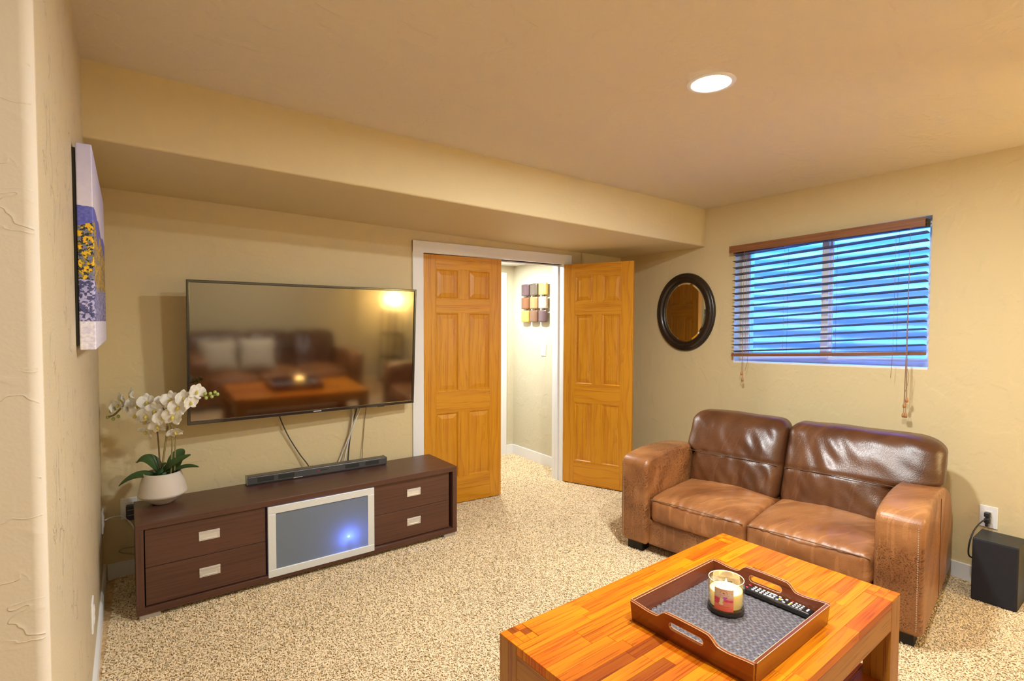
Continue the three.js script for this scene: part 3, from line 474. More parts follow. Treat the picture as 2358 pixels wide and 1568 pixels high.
  const lip = merge([new THREE.SphereGeometry(0.006, 10, 8).scale(1, 1.3, 1.6).translate(0, -0.006, 0.009), new THREE.SphereGeometry(0.005, 8, 6).scale(1.5, 0.6, 1).translate(0, -0.013, 0.012), new THREE.SphereGeometry(0.003, 8, 6).translate(0, 0.002, 0.008)]);
  for (const [x, y, z, ry, rx, sc] of [[-0.285, 0.525, -0.03, -1.0, 0.1, 0.85], [-0.25, 0.545, -0.02, -0.3, 0.5, 0.8], [-0.16, 0.555, -0.02, 0.2, 0.4, 0.9], [-0.03, 0.50, 0.07, -0.1, 0.3, 1.0], [-0.23, 0.575, -0.03, -0.6, 0.3, 0.85], [-0.18, 0.595, -0.03, -0.9, -0.2, 0.85], [-0.12, 0.545, 0.0, -0.5, 0.25, 0.95], [-0.065, 0.565, 0.02, 0.4, -0.15, 0.95], [-0.06, 0.47, 0.04, -0.2, 0.5, 0.95], [0.0, 0.525, 0.05, 0.2, 0.1, 1.0], [0.02, 0.565, 0.02, 0.6, -0.3, 0.85], [-0.10, 0.50, 0.05, -0.4, 0.2, 0.95],
    [0.105, 0.495, 0.06, 0.25, 0.1, 1.08], [0.09, 0.582, 0.05, 0.1, -0.3, 1.0], [0.155, 0.592, 0.05, 0.7, 0.1, 0.95], [0.215, 0.625, 0.03, 0.9, -0.2, 0.9], [-0.055, 0.408, 0.04, -0.3, 0.7, 0.9], [0.085, 0.402, 0.02, 0.4, 0.9, 0.85], [0.045, 0.49, 0.06, 0.5, 0.2, 0.95], [0.13, 0.545, 0.06, 0.5, 0.0, 1.0], [0.19, 0.57, 0.05, 1.1, 0.3, 0.85], [-0.20, 0.53, -0.02, -0.9, 0.3, 0.8], [0.012, 0.44, 0.05, 0.1, 0.6, 0.9]]) {
    const f = new THREE.Group(); f.name = 'flower'; f.position.set(x, y, z); f.rotation.set(rx, ry, rr(-0.3, 0.3)); f.scale.setScalar(sc * 1.2); t.add(f);
    for (const [a, g] of [[1.45, lat], [-1.45, lat], [0, sep], [2.5, sep], [-2.5, sep]]) { const m = mesh('petal', g, petalM, f); m.rotation.z = a; m.rotation.order = 'ZXY'; m.rotation.x = 0.25 + rr(-0.1, 0.15); }
    mesh('lip', lip, lipM, f);
  }
  for (const [x, y, z] of [[-0.337, 0.466, -0.05], [-0.318, 0.50, -0.05], [-0.305, 0.456, -0.05], [-0.288, 0.516, -0.045], [-0.272, 0.472, -0.045], [0.258, 0.612, 0.02], [0.262, 0.588, 0.02], [0.285, 0.612, 0.02], [0.29, 0.594, 0.015], [0.305, 0.618, 0.01], [0.319, 0.607, 0.01]])
    mesh('bud', [new THREE.SphereGeometry(0.0088, 12, 10).scale(1, 1.15, 1).translate(x, y, z)], budM, t);
}

// ---------------------------------------------------------------- leather sofas
function denseBox(w, h, d, r, nx, ny, nz) {
  const g = new THREE.BoxGeometry(w, h, d, nx, ny, nz), p = g.attributes.position, q = V(), c = V(), hw = w / 2, hh = h / 2, hd = d / 2;
  for (let i = 0; i < p.count; i++) { q.fromBufferAttribute(p, i); c.set(clamp(q.x, -hw + r, hw - r), clamp(q.y, -hh + r, hh - r), clamp(q.z, -hd + r, hd - r)); q.sub(c); if (q.lengthSq() > 0) q.normalize().multiplyScalar(r); q.add(c); p.setXYZ(i, q.x, q.y, q.z); }
  g.deleteAttribute('uv'); g.deleteAttribute('normal'); const m = mergeVertices(g, 1e-5); m.computeVertexNormals(); return m;
}
function smoothUv(g, s = 1) { const p = g.attributes.position, n = g.attributes.normal, uv = new Float32Array(p.count * 2); for (let i = 0; i < p.count; i++) { uv[i * 2] = (p.getX(i) + p.getZ(i) * 0.6) * s; uv[i * 2 + 1] = (p.getY(i) + p.getZ(i) * 0.8) * s; } g.setAttribute('uv', new THREE.BufferAttribute(uv, 2)); return g; }
const leather = (c, r, map = T.leather) => PH({ map, color: c, roughness: r, bumpMap: T.leatherBump, bumpScale: 0.0012, clearcoat: 0.25, clearcoatRoughness: 0.35 });
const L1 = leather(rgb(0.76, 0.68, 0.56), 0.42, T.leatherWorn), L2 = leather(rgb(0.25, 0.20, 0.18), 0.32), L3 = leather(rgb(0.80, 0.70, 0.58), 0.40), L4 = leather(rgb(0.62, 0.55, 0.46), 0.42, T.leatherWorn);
const seamM = S({ color: rgb(0.10, 0.05, 0.03), roughness: 0.6 }), stitchM = S({ color: rgb(0.5, 0.36, 0.24), roughness: 0.7 });
function makeSofa(t, len, ns) {
  const X = len / 2, aw = 0.195, in0 = -X + aw + 0.004, in1 = X - aw - 0.004;
  // arms: side profile extruded across, softened edges
  const prof = new THREE.Shape(); prof.moveTo(0.5, 0.065); prof.lineTo(0.523, 0.09); prof.lineTo(0.523, 0.56); prof.quadraticCurveTo(0.523, 0.615, 0.46, 0.628); prof.bezierCurveTo(0.3, 0.655, 0.05, 0.655, -0.18, 0.615); prof.bezierCurveTo(-0.36, 0.58, -0.49, 0.5, -0.505, 0.36); prof.lineTo(-0.5, 0.065); prof.closePath();
  for (const s of [-1, 1]) {
    const e = new THREE.ExtrudeGeometry(prof, { depth: aw - 0.05, bevelEnabled: true, bevelThickness: 0.025, bevelSize: 0.025, bevelOffset: -0.025, bevelSegments: 5, curveSegments: 14 }); e.rotateY(-Math.PI / 2); e.translate(s > 0 ? X - 0.025 : -X + aw - 0.025, 0, 0);
    const a = mesh('arm', [smoothUv(toCreasedNormals(e, 0.9), 1)], L1, t);
    const st = []; for (let i = 0; i < 46; i++) { const y = 0.1 + i * 0.0105, b = new THREE.BoxGeometry(0.0035, 0.0055, 0.002); b.translate(s * (X - 0.024), y, 0.5236); st.push(uvBox(b)); }
    const sm = mesh('stitching', st, stitchM, a); sm.userData.kind = 'stuff';
    mesh('seam', [tube([[s * (X + 0.0005), 0.09, 0.02], [s * (X + 0.0005), 0.35, 0.015], [s * (X + 0.0005), 0.6, 0.02]], 0.0025, 12, 5)], seamM, a);
  }
  mesh('front_rail', [smoothUv(denseBox(in1 - in0 + 0.02, 0.165, 0.06, 0.012, 24, 6, 4).translate(0, 0.15, 0.462))], L4, t);
  mesh('back_frame', [smoothUv(denseBox(in1 - in0 + 0.3, 0.6, 0.16, 0.05, 16, 10, 6).translate(0, 0.37, -0.415))], L2, t);
  mesh('deck', [smoothUv(denseBox(in1 - in0 + 0.02, 0.13, 0.78, 0.02, 4, 2, 4).translate(0, 0.16, 0.05))], L4, t);
  const sw = (in1 - in0) / ns;
  for (let i = 0; i < ns; i++) {                       // seat cushions: crowned tops, puckered front edge
    const w = sw - 0.004, h = 0.165, d = 0.70, g = denseBox(w, h, d, 0.042, 60, 14, 60), ph = i * 3.7 + (len > 1.7 ? 11 : 0);
    warp(g, (q) => {
      const u = q.x / (w / 2), v = q.y / (h / 2), k = q.z / (d / 2), top = sstep(-0.2, 0.9, v);
      q.y += top * (0.034 * (1 - u * u) * (1 - Math.pow(Math.abs(k), 3)) + 0.006 * n3(q.x * 7 + ph, q.z * 7, ph));
      q.y += top * 0.008 * n3(q.x * 36 + ph, q.z * 6, 3 + ph) * sstep(0.2, 0.85, k) * (1 - sstep(0.92, 1, Math.abs(u)));
      q.z += sstep(0.8, 1, k) * (0.026 * (1 - u * u) * (1 - v * v * 0.7) + 0.007 * n3(q.x * 30 + ph, q.y * 5, ph));
      q.y -= sstep(0.3, 1, k) * 0.012;
    });
    g.translate(in0 + sw * (i + 0.5), 0.315, 0.15); const c = mesh('seat_cushion', [smoothUv(g)], L3, t), x0 = in0 + sw * i + 0.012, x1 = in0 + sw * (i + 1) - 0.012, xm = (x0 + x1) / 2;
    mesh('seam', [tube([[x0, 0.365, 0.494], [lerp(x0, xm, 0.5), 0.377, 0.514], [xm, 0.382, 0.522], [lerp(xm, x1, 0.5), 0.377, 0.514], [x1, 0.365, 0.494]], 0.003, 30, 6)], S({ color: rgb(0.2, 0.11, 0.06), roughness: 0.5 }), c);
  }
  for (let i = 0; i < ns; i++) {                       // back cushions: wide over the arms, narrow between them, leaning back
    const first = i === 0, last = i === ns - 1, a0 = in0 + sw * i, a1 = in0 + sw * (i + 1), w = sw - 0.004, h = 0.50, d = 0.20, cx = (a0 + a1) / 2, g = denseBox(w, h, d, 0.07, 56, 50, 16), ph = 20 + i * 5.3 + (len > 1.7 ? 7 : 0);
    warp(g, (q) => {
      const u = q.x / (w / 2), v = q.y / (h / 2), k = q.z / (d / 2), fr = sstep(-0.6, 0.6, k), up = sstep(-0.12, 0.12, v);
      q.z += fr * (0.055 * (1 - u * u) * (1 - v * v) + 0.010 * n3(q.x * 6 + ph, q.y * 6, ph) + 0.011 * n3((q.x + q.y * 0.7) * 14 + ph, (q.y - q.x * 0.6) * 6, 2) - 0.007 * Math.exp(-Math.pow((q.y - 0.005 + 0.02 * u * u) / 0.012, 2)));
      q.z += fr * 0.008 * n3(q.x * 22 + ph, q.y * 3, 5) * sstep(0.1, -0.6, v);
      q.y += (1 - Math.pow(Math.abs(u), 4)) * 0.014 * sstep(0.4, 1, v) + 0.008 * n3(q.x * 5 + ph, 1, 2) * sstep(0.4, 1, v);
      if (last && u > 0) q.x += up * u * 0.195 * sstep(0, 1, u); if (first && u < 0) q.x -= up * -u * 0.055 * sstep(0, 1, -u);
      q.z -= (q.y + h / 2) * 0.40;
    });
    g.translate(cx, 0.606, -0.075); const c = mesh('back_cushion', [smoothUv(g)], L2, t);
    const x0 = a0 + (first ? -0.06 : 0.02), x1 = a1 + (last ? 0.07 : -0.02), pts = []; for (let j = 0; j <= 12; j++) { const u = j / 12 * 2 - 1, x = lerp(x0, x1, j / 12); pts.push([x, 0.610 - 0.02 * u * u, -0.072 + 0.052 * (1 - u * u) + 0.006]); }
    mesh('seam', [tube(pts, 0.0026, 40, 6)], seamM, c);
  }
  for (const sx of [-1, 1]) for (const z of [0.44, -0.42]) mesh('foot', [rb(0.11, 0.066, 0.09, 0.006, sx * (X - 0.09), 0.033, z)], M.dark, t);
  return t;
}
makeSofa(thing('leather_loveseat', 'worn brown leather loveseat with two seat cushions under the window', 'loveseat', [3.485, 0, 2.046], -1.39), 1.614, 2);
makeSofa(thing('leather_sofa', 'long brown leather sofa facing the television, seen reflected in its screen', 'sofa', [2.12, 0, 4.16], Math.PI), 2.15, 3);
function pillow(label, pos, ry, dir) {
  const t = thing('throw_pillow', label, 'pillow', pos, ry), tex = dtex(256, 256, (u, v) => { const k = (dir ? u : v) * 11, f = k - Math.floor(k); return f < 0.24 ? [150, 130, 92] : f > 0.5 && f < 0.58 ? [190, 170, 130] : [222, 208, 184]; }, 0.44, 0.44, true);
  const g = denseBox(0.42, 0.42, 0.12, 0.055, 24, 24, 8); warp(g, (q) => { const u = q.x / 0.21, v = q.y / 0.21; q.z *= 0.35 + 0.95 * (1 - u * u * u * u) * (1 - v * v * v * v); const c = 1 - 0.05 * (1 - Math.abs(u * v)); q.x *= c; q.y *= c; });
  mesh('cover', [smoothUv(g)], S({ map: tex, roughness: 0.9 }), t); mesh('welt', [tube([[-0.2, -0.2, 0], [0, -0.192, 0], [0.2, -0.2, 0], [0.192, 0, 0], [0.2, 0.2, 0], [0, 0.192, 0], [-0.2, 0.2, 0], [-0.192, 0, 0]], 0.004, 64, 6, true)], S({ color: rgb(0.6, 0.5, 0.36), roughness: 0.8 }), t); t.rotation.x = -0.28; t.rotation.order = 'YXZ'; return t;
}
pillow('cream throw pillow with horizontal stripes at the end of the long sofa', [1.40, 0.62, 3.93], Math.PI - 0.1, false);
pillow('cream throw pillow with vertical stripes leaning on the long sofa', [1.84, 0.62, 3.90], Math.PI + 0.12, true);

// floor lamp in the corner behind the camera's right, reflected in the television
{
  const t = thing('floor_lamp', 'etagere floor lamp with a glowing cream shade in the room corner', 'floor lamp', [3.98, 0.0, 4.3]), wd = S({ color: rgb(0.05, 0.025, 0.015), roughness: 0.5 });
  for (const sx of [-1, 1]) for (const sz of [-1, 1]) mesh('post', [rb(0.018, 1.56, 0.018, 0.002, sx * 0.125, 0.79, sz * 0.125, 'y')], wd, t);
  for (const y of [0.04, 0.42, 0.8]) mesh('shelf', [rb(0.27, 0.018, 0.27, 0.003, 0, y, 0)], wd, t);
  const sh = []; for (let i = 0; i < 4; i++) { const g = new THREE.BoxGeometry(0.27, 0.36, 0.003); g.translate(0, 1.37, 0.135); g.rotateY(i * Math.PI / 2); sh.push(uvBox(g)); }
  mesh('lamp_shade', sh, PH({ color: rgb(0.9, 0.8, 0.5), roughness: 1, transmission: 0.5, thickness: 0, emissive: rgb(1, 0.78, 0.25), emissiveIntensity: 0.55 }), t);
  mesh('bulb', [new THREE.SphereGeometry(0.03, 16, 12).translate(0, 1.36, 0)], S({ color: 0xffffff, emissive: rgb(1, 0.8, 0.45), emissiveIntensity: 3 }), t);
  const l = new THREE.PointLight(rgb(1, 0.88, 0.55), LAMP_POWER, 0, 2); l.position.set(3.98, 1.36, 4.3); l.castShadow = true; scene.add(l);
}

// ---------------------------------------------------------------- coffee table
const TB = { x: 1.925, z: 2.678, a: 0.063, L: 1.39, W: 0.745, H: 0.455 };
{
  const t = thing('coffee_table', 'orange-brown wooden coffee table with square legs let into its plank top', 'coffee table', [TB.x, 0, TB.z], TB.a), { L, W, H } = TB, leg = 0.093, th = 0.03;
  const tints = [[0.74, 0.68, 0.7], [0.66, 0.52, 0.6], [0.80, 0.76, 0.7], [0.56, 0.38, 0.5], [0.78, 0.58, 0.8], [0.70, 0.60, 0.8], [0.34, 0.21, 0.4], [0.86, 0.90, 0.6]];
  const mats = tints.map((c) => PH({ map: T.acacia, color: rgb(...c), roughness: 0.45, specularIntensity: 0.35, clearcoat: 0.12, clearcoatRoughness: 0.16 }));
  const legM = PH({ map: T.acacia, color: rgb(0.48, 0.56, 4.0), roughness: 0.5, clearcoat: 0.1 });
  const pick = () => { const k = rnd(); return mats[k < 0.24 ? 0 : k < 0.4 ? 1 : k < 0.55 ? 2 : k < 0.65 ? 3 : k < 0.8 ? 4 : k < 0.9 ? 5 : k < 0.95 ? 6 : 7]; };
  const plank = (x0, x1, z0, z1, y0 = H - th, y1 = H) => mesh('plank', [rb(x1 - x0 - 0.0006, y1 - y0 + rr(-0.0004, 0.0002), z1 - z0 - 0.0006, 0.0012, (x0 + x1) / 2, (y0 + y1) / 2, (z0 + z1) / 2, 'x', 1)], pick(), t);
  const rows = 16, rw = W / rows;
  for (let r = 0; r < rows; r++) {
    const edge = r < 2 || r >= rows - 2, xa = edge ? -L / 2 + leg + 0.0015 : -L / 2, xb = -xa; let x = xa, first = true;
    while (x < xb - 0.001) { let l = first ? rr(0.1, 0.34) : rr(0.2, 0.4); first = false; if (xb - x - l < 0.12) l = xb - x; plank(x, x + l, -W / 2 + r * rw, -W / 2 + (r + 1) * rw); x += l; }
  }
  for (const sx of [-1, 1]) for (const sz of [-1, 1]) {
    const cx = sx * (L / 2 - leg / 2), cz = sz * (W / 2 - leg / 2), lg = mesh('leg', [rb(leg, H - 0.004, leg, 0.003, cx, (H - 0.004) / 2, cz, 'y')], legM, t);
    for (let i = 0; i < 3; i++) for (let j = 0; j < 3; j++) mesh('end_block', [rb(leg / 3 - 0.0006, 0.006, leg / 3 - 0.0006, 0.0008, cx + (i - 1) * leg / 3, H - 0.0028, cz + (j - 1) * leg / 3, rnd() < 0.5 ? 'x' : 'z', 1)], pick(), lg);
  }
  for (const s of [-1, 1]) { mesh('apron', [rb(L - 2 * leg, 0.085, 0.022, 0.002, 0, H - th - 0.0435, s * (W / 2 - 0.012))], legM, t); mesh('apron', [rb(0.022, 0.085, W - 2 * leg, 0.002, s * (L / 2 - 0.012), H - th - 0.0435, 0, 'z')], legM, t); }
  for (let r = 0; r < 8; r++) { const w = (W - 0.04) / 8; mesh('shelf_board', [rb(L - 0.06, 0.022, w - 0.001, 0.002, 0, 0.12, -(W - 0.04) / 2 + (r + 0.5) * w)], mats[[3, 6, 1][r % 3]], t); }
}
// tray
const TR = { x: 1.912, z: 2.748, a: -1.502, y: TB.H + 0.0006 };
{
  const t = thing('serving_tray', 'dark wooden serving tray with cut-out handles and a woven black base on the coffee table', 'tray', [TR.x, TR.y, TR.z], TR.a), A = 0.425, B = 0.51, flare = 0.10, wt = 0.013, fy = 0.014;
  mesh('base', [bx(-A / 2 + 0.006, A / 2 - 0.006, 0.0, 0.009, -B / 2 + 0.006, B / 2 - 0.006)], M.dark, t);
  // handled ends: scalloped top line with a slot
  const end = () => { const s = new THREE.Shape(), a = A / 2 + 0.006; s.moveTo(-a, 0); s.lineTo(a, 0); s.lineTo(a + 0.004, 0.072); s.bezierCurveTo(a - 0.05, 0.07, a - 0.06, 0.062, 0.115, 0.066); s.bezierCurveTo(0.098, 0.067, 0.095, 0.088, 0.075, 0.092); s.lineTo(-0.075, 0.092); s.bezierCurveTo(-0.095, 0.088, -0.098, 0.067, -0.115, 0.066); s.bezierCurveTo(-a + 0.06, 0.062, -a + 0.05, 0.07, -a - 0.004, 0.072); s.closePath();
    const h = new THREE.Path(), hw = 0.05, hr = 0.0125, hy = 0.056; h.moveTo(-hw, hy - hr); h.absarc(hw, hy, hr, -Math.PI / 2, Math.PI / 2, false); h.absarc(-hw, hy, hr, Math.PI / 2, Math.PI * 1.5, false); return [s, h]; };
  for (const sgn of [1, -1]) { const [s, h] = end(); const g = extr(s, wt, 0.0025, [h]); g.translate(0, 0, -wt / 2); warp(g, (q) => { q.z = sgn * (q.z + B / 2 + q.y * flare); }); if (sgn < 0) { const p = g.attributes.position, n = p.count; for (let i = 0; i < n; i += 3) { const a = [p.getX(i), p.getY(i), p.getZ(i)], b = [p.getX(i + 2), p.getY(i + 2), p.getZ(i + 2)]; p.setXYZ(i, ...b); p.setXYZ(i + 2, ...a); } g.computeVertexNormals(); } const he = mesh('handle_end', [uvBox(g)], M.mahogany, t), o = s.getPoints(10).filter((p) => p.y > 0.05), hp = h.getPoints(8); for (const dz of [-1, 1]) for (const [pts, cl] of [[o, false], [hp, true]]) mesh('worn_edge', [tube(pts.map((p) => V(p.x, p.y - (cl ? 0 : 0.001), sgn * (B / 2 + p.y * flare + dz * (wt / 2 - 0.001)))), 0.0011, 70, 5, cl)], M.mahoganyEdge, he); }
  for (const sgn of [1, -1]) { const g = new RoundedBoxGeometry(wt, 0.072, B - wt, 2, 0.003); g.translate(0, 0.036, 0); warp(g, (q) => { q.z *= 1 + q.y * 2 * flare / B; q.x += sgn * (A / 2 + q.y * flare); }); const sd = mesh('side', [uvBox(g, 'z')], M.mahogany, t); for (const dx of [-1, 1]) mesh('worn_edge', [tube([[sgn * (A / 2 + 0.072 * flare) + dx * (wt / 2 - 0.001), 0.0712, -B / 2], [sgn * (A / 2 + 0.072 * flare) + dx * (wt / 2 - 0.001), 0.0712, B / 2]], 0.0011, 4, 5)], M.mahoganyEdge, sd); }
  // woven base: strips over and under on the diagonal, each one a part
  const wv = [S({ color: rgb(0.075, 0.066, 0.072), roughness: 0.4 }), S({ color: rgb(0.15, 0.135, 0.15), roughness: 0.36 })], pt = 0.0198, ang = 0.72, hx = A / 2 - 0.004, hz = B / 2 - 0.004;  // grey-purple sheen of reflected light put into the strip colours
  for (const dir of [0, 1]) {
    const th = ang + dir * Math.PI / 2, ux = Math.cos(th), uz = Math.sin(th), vx = -uz, vz = ux;
    for (let k = -20; k <= 20; k++) {
      const off = (k + 0.5) * pt, cx = vx * off, cz = vz * off; let t0 = -1, t1 = 1;
      const clip = (c, u, h) => { const a = (-h - c) / u, b = (h - c) / u; t0 = Math.max(t0, Math.min(a, b)); t1 = Math.min(t1, Math.max(a, b)); };
      clip(cx, ux, hx); clip(cz, uz, hz); if (t1 - t0 < 0.012) continue;
      const n = Math.max(4, Math.ceil((t1 - t0) / (pt / 6))), pos = [], idx = [];
      for (let i = 0; i <= n; i++) { const s = lerp(t0, t1, i / n), w = Math.cos(Math.PI * (s / pt - 0.5)) * (((k + dir) & 1) ? 1 : -1), y = 0.0118 + 0.0012 * Math.sign(w) * Math.pow(Math.abs(w), 0.3); for (const j of [-1, -0.7, 0, 0.7, 1]) { const o = j * pt * 0.475, yy = y - (Math.abs(j) === 1 ? 0.0011 : 0); pos.push(cx + ux * s + vx * o, yy, cz + uz * s + vz * o); } }
      for (let i = 0; i < n; i++) for (let j = 0; j < 4; j++) { const a = i * 5 + j; idx.push(a, a + 1, a + 6, a, a + 6, a + 5); }
      const g = new THREE.BufferGeometry(); g.setAttribute('position', new THREE.Float32BufferAttribute(pos, 3)); g.setIndex(idx); g.computeVertexNormals();
      mesh('woven_strip', [g], wv[dir], t);
    }
  }
}
// candle
{
  const cx = 1.955, cz = 2.705, y = TR.y + 0.0155, t = thing('jar_candle', 'lit three-wick candle in a glass jar with a printed pink label on the tray', 'candle', [cx, y, cz], Math.atan2(0.2534 - cx, 3.8149 - cz)), r = 0.061, H = 0.113;
  mesh('glass_jar', [lathe([[0.0001, 0.0], [r - 0.004, 0.0], [r, 0.004], [r, H - 0.002], [r - 0.0015, H], [r - 0.0035, H - 0.002], [r - 0.004, 0.022], [0.0001, 0.021]], 64)], PH({ color: rgb(1, 0.95, 0.78), roughness: 0.03, transmission: 1, thickness: 0, ior: 1.5 }), t);
  mesh('rim_glint', [new THREE.TorusGeometry(r - 0.0017, 0.0013, 8, 64).rotateX(Math.PI / 2).translate(0, H - 0.001, 0)], S({ color: rgb(0.9, 0.86, 0.7), roughness: 0.15 }), t);  // bright line of light on the glass rim, put in as a pale ring
  mesh('jar_foot', [lathe([[0.0001, -0.0018], [r + 0.001, -0.0018], [r + 0.0022, 0.002], [r + 0.0015, 0.012], [r + 0.0004, 0.0145]], 64)], S({ color: rgb(0.03, 0.018, 0.012), roughness: 0.2 }), t);
  const wax = mesh('wax', [lathe([[0.0001, 0.0225], [r - 0.0048, 0.0225], [r - 0.0048, 0.074], [r - 0.008, 0.0715], [0.0001, 0.07]], 48)], PH({ color: rgb(0.95, 0.85, 0.5), roughness: 0.5, emissive: rgb(1, 0.74, 0.26), emissiveIntensity: 0.22 }), t);  // candlelight glow inside the wax put in as emission
  for (let i = 0; i < 3; i++) {
    const a = i * 2.094 + 0.5, fx = Math.cos(a) * 0.026, fz = Math.sin(a) * 0.026, w = mesh('wick', [new THREE.CylinderGeometry(0.0012, 0.0012, 0.008, 6).translate(fx, 0.074, fz)], M.dark, t);
    mesh('flame', [lathe([[0.0001, 0.0], [0.0035, 0.004], [0.0042, 0.008], [0.0025, 0.016], [0.0001, 0.024]], 14).translate(fx, 0.076, fz)], S({ color: rgb(1, 0.9, 0.6), emissive: rgb(1, 0.78, 0.4), emissiveIntensity: 3.5 }), w);
    const l = new THREE.PointLight(rgb(1, 0.66, 0.3), CANDLE_POWER / 3, 0, 2), c = Math.cos(t.rotation.y), s = Math.sin(t.rotation.y); l.position.set(cx + fx * c + fz * s, y + 0.085, cz - fx * s + fz * c); l.castShadow = true; scene.add(l);
  }
  const tex = canvasTex(512, 640, (g, w, h) => {
    const gr = g.createLinearGradient(0, 0, 0, h); gr.addColorStop(0, '#f0b890'); gr.addColorStop(0.3, '#e8c8a8'); gr.addColorStop(0.48, '#e88a78'); gr.addColorStop(0.75, '#f0825e'); gr.addColorStop(1, '#ee5a3a'); g.fillStyle = gr; g.fillRect(0, 0, w, h);
    g.fillStyle = '#e24a60'; for (const [x, y, a, b] of [[70, 330, 110, 60], [330, 330, 70, 40], [440, 335, 70, 36], [120, 420, 130, 36]]) { g.beginPath(); g.ellipse(x, y, a, b, 0, 0, 7); g.fill(); }
    g.fillStyle = '#f4dc9a'; g.beginPath(); g.ellipse(200, 330, 46, 100, 0.2, 0, 7); g.fill(); g.beginPath(); g.ellipse(190, 430, 60, 40, 0, 0, 7); g.fill();
    g.fillStyle = '#d060c0'; g.beginPath(); g.moveTo(220, 220); g.lineTo(350, 220); g.lineTo(285, 330); g.fill();
    g.strokeStyle = '#d84438'; g.lineWidth = 9; g.beginPath(); g.arc(255, 130, 90, Math.PI * 0.98, Math.PI * 2.02); g.stroke(); g.beginPath(); g.arc(265, 190, 92, 0.3, 2.4); g.stroke();
    g.fillStyle = '#e03434'; g.beginPath(); g.arc(250, 118, 20, 0, 7); g.fill(); g.beginPath(); g.arc(272, 126, 16, 0, 7); g.fill(); g.fillRect(130, 176, 260, 8); g.fillStyle = '#d63a34'; g.fillRect(80, 505, 330, 10); g.fillStyle = '#ee6a70'; g.beginPath(); g.ellipse(395, 580, 60, 34, 0, 0, 7); g.fill();
  });
  const lw = 1.08, lg = new THREE.CylinderGeometry(r + 0.0006, r + 0.0006, 0.078, 32, 1, true, -lw / 2, lw); lg.translate(0, 0.058, 0); lg.rotateY(-0.12);
  mesh('label', lg, S({ map: tex, roughness: 0.6, side: THREE.DoubleSide }), t);
}
// remote control
{
  const t = thing('remote_control', 'black television remote with rows of pale buttons in the tray', 'remote', [2.143, TR.y + 0.0148, 2.790], TR.a), L = 0.245, W = 0.046;
  mesh('case', [warp(rb(L, 0.02, W, 0.007, 0, 0.01, 0, 'x', 3), (q) => { q.y += q.y > 0.01 ? 0.0015 * (1 - (q.x / (L / 2)) ** 2) : 0; })], PH({ color: rgb(0.012, 0.012, 0.014), roughness: 0.25, clearcoat: 0.6, clearcoatRoughness: 0.1 }), t);
  const white = S({ color: rgb(0.72, 0.72, 0.74), roughness: 0.5 }), red = S({ color: rgb(0.6, 0.03, 0.05), roughness: 0.5 }), yel = S({ color: rgb(0.75, 0.6, 0.05), roughness: 0.5 });
  const btn = (x, z, a, b, m) => mesh('button', [rb(a, 0.004, b, 0.0014, x, 0.0215, z, 'x', 1)], m, t);
  btn(-0.108, 0.012, 0.009, 0.008, red); btn(-0.108, -0.012, 0.009, 0.008, red);
  for (let i = 0; i < 4; i++) for (const z of [-0.0135, 0, 0.0135]) btn(-0.085 + i * 0.0155, z, 0.009, 0.0075, white);
  btn(-0.018, 0.014, 0.026, 0.007, white); btn(-0.018, -0.014, 0.026, 0.007, white); btn(-0.024, 0, 0.008, 0.007, white); btn(-0.010, 0, 0.008, 0.007, white);
  for (const [x, z] of [[0.006, 0.013], [0.006, -0.013], [0.018, 0], [0.03, 0.013], [0.03, -0.013]]) btn(x, z, 0.009, 0.0075, white); btn(0.012, 0.002, 0.009, 0.009, yel);
  for (let i = 0; i < 4; i++) btn(0.05, -0.0165 + i * 0.011, 0.007, 0.007, [red, white, yel, white][i]);
  for (let i = 0; i < 3; i++) for (const z of [-0.0135, 0, 0.0135]) btn(0.064 + i * 0.012, z, 0.0075, 0.0065, white);
  mesh('logo_strip', [rb(0.006, 0.001, 0.02, 0.0004, 0.108, 0.0212, 0)], white, t);
}

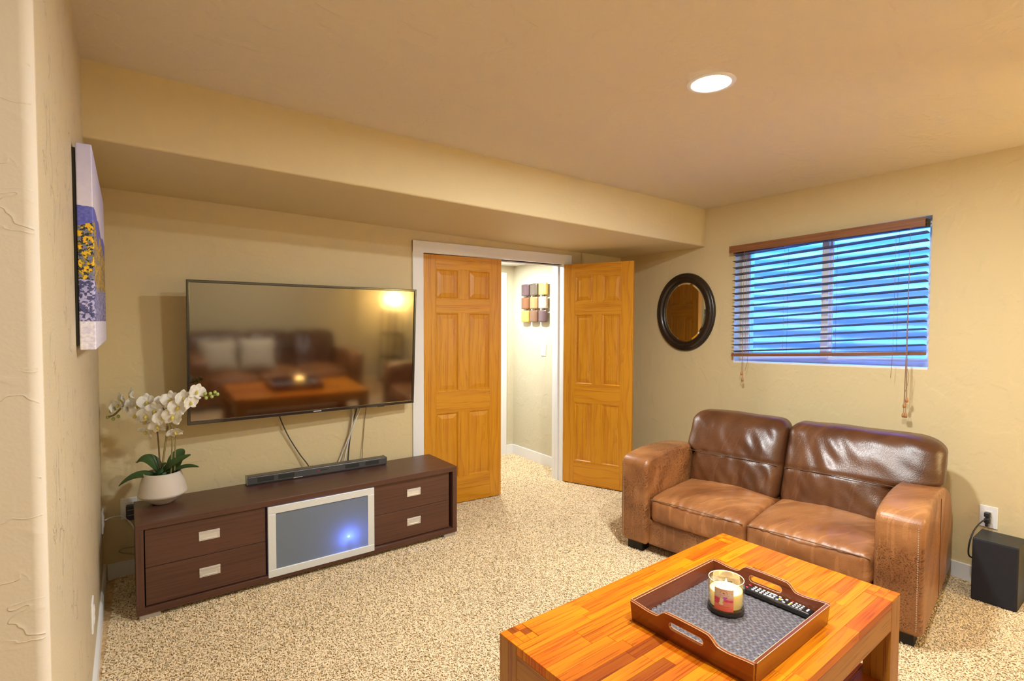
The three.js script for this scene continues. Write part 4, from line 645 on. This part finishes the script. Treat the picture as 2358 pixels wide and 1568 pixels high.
// ---------------------------------------------------------------- subwoofer
{
  const t = thing('subwoofer', 'black box subwoofer with a cloth front on the carpet beside the loveseat', 'subwoofer', [4.025, 0, 2.982], 0.05), h = 0.344;
  mesh('cabinet', [rb(0.19, h - 0.006, 0.186, 0.004, 0.008, h / 2 + 0.003, 0, 'y')], S({ color: rgb(0.028, 0.028, 0.028), roughness: 0.5, bumpMap: T.leatherBump, bumpScale: 0.0006 }), t);
  mesh('front_grille', [rb(0.014, h - 0.012, 0.184, 0.006, -0.094, h / 2 + 0.002, 0, 'y')], S({ color: rgb(0.022, 0.022, 0.03), roughness: 1, bumpMap: T.fabric, bumpScale: 0.002 }), t);
  for (const sx of [-1, 1]) for (const sz of [-1, 1]) mesh('foot', [new THREE.CylinderGeometry(0.012, 0.012, 0.008, 12).translate(sx * 0.07, 0.004, sz * 0.07)], M.dark, t);
}

// ---------------------------------------------------------------- hall art: nine pillowed squares on wires
{
  const t = thing('wall_art', 'wall art of nine curved square tiles in browns and gold in the hall', 'wall art', [3.66, 1.712, -0.705]); t.rotation.y = -Math.PI / 2;
  const cols = [rgb(0.10, 0.055, 0.06), rgb(0.10, 0.075, 0.05), rgb(0.62, 0.42, 0.12), rgb(0.2, 0.08, 0.03), rgb(0.34, 0.18, 0.07), 0, rgb(0.66, 0.46, 0.1), rgb(0.17, 0.085, 0.045), rgb(0.10, 0.055, 0.06)];
  for (let i = 0; i < 9; i++) {
    const c = i % 3, r = Math.floor(i / 3), g = denseBox(0.137, 0.125, 0.026, 0.009, 14, 14, 4); warp(g, (q) => { q.z += 0.014 * (1 - (q.x / 0.07) ** 2); }); g.translate((c - 1) * 0.155, (1 - r) * 0.142, 0.03);
    mesh('tile', [smoothUv(g)], i === 5 ? S({ map: T.granite, roughness: 0.6 }) : S({ color: cols[i], roughness: 0.35, metalness: i === 2 || i === 6 ? 0.4 : 0.1 }), t);
  }
  for (const c of [-1, 0, 1]) mesh('wire', [new THREE.CylinderGeometry(0.003, 0.003, 0.4, 6).translate(c * 0.155, 0, 0.014)], M.dark, t);
}

scene.traverse((o) => { if (o.isMesh) { o.castShadow = true; o.receiveShadow = true; } });
renderer.render(scene, camera);
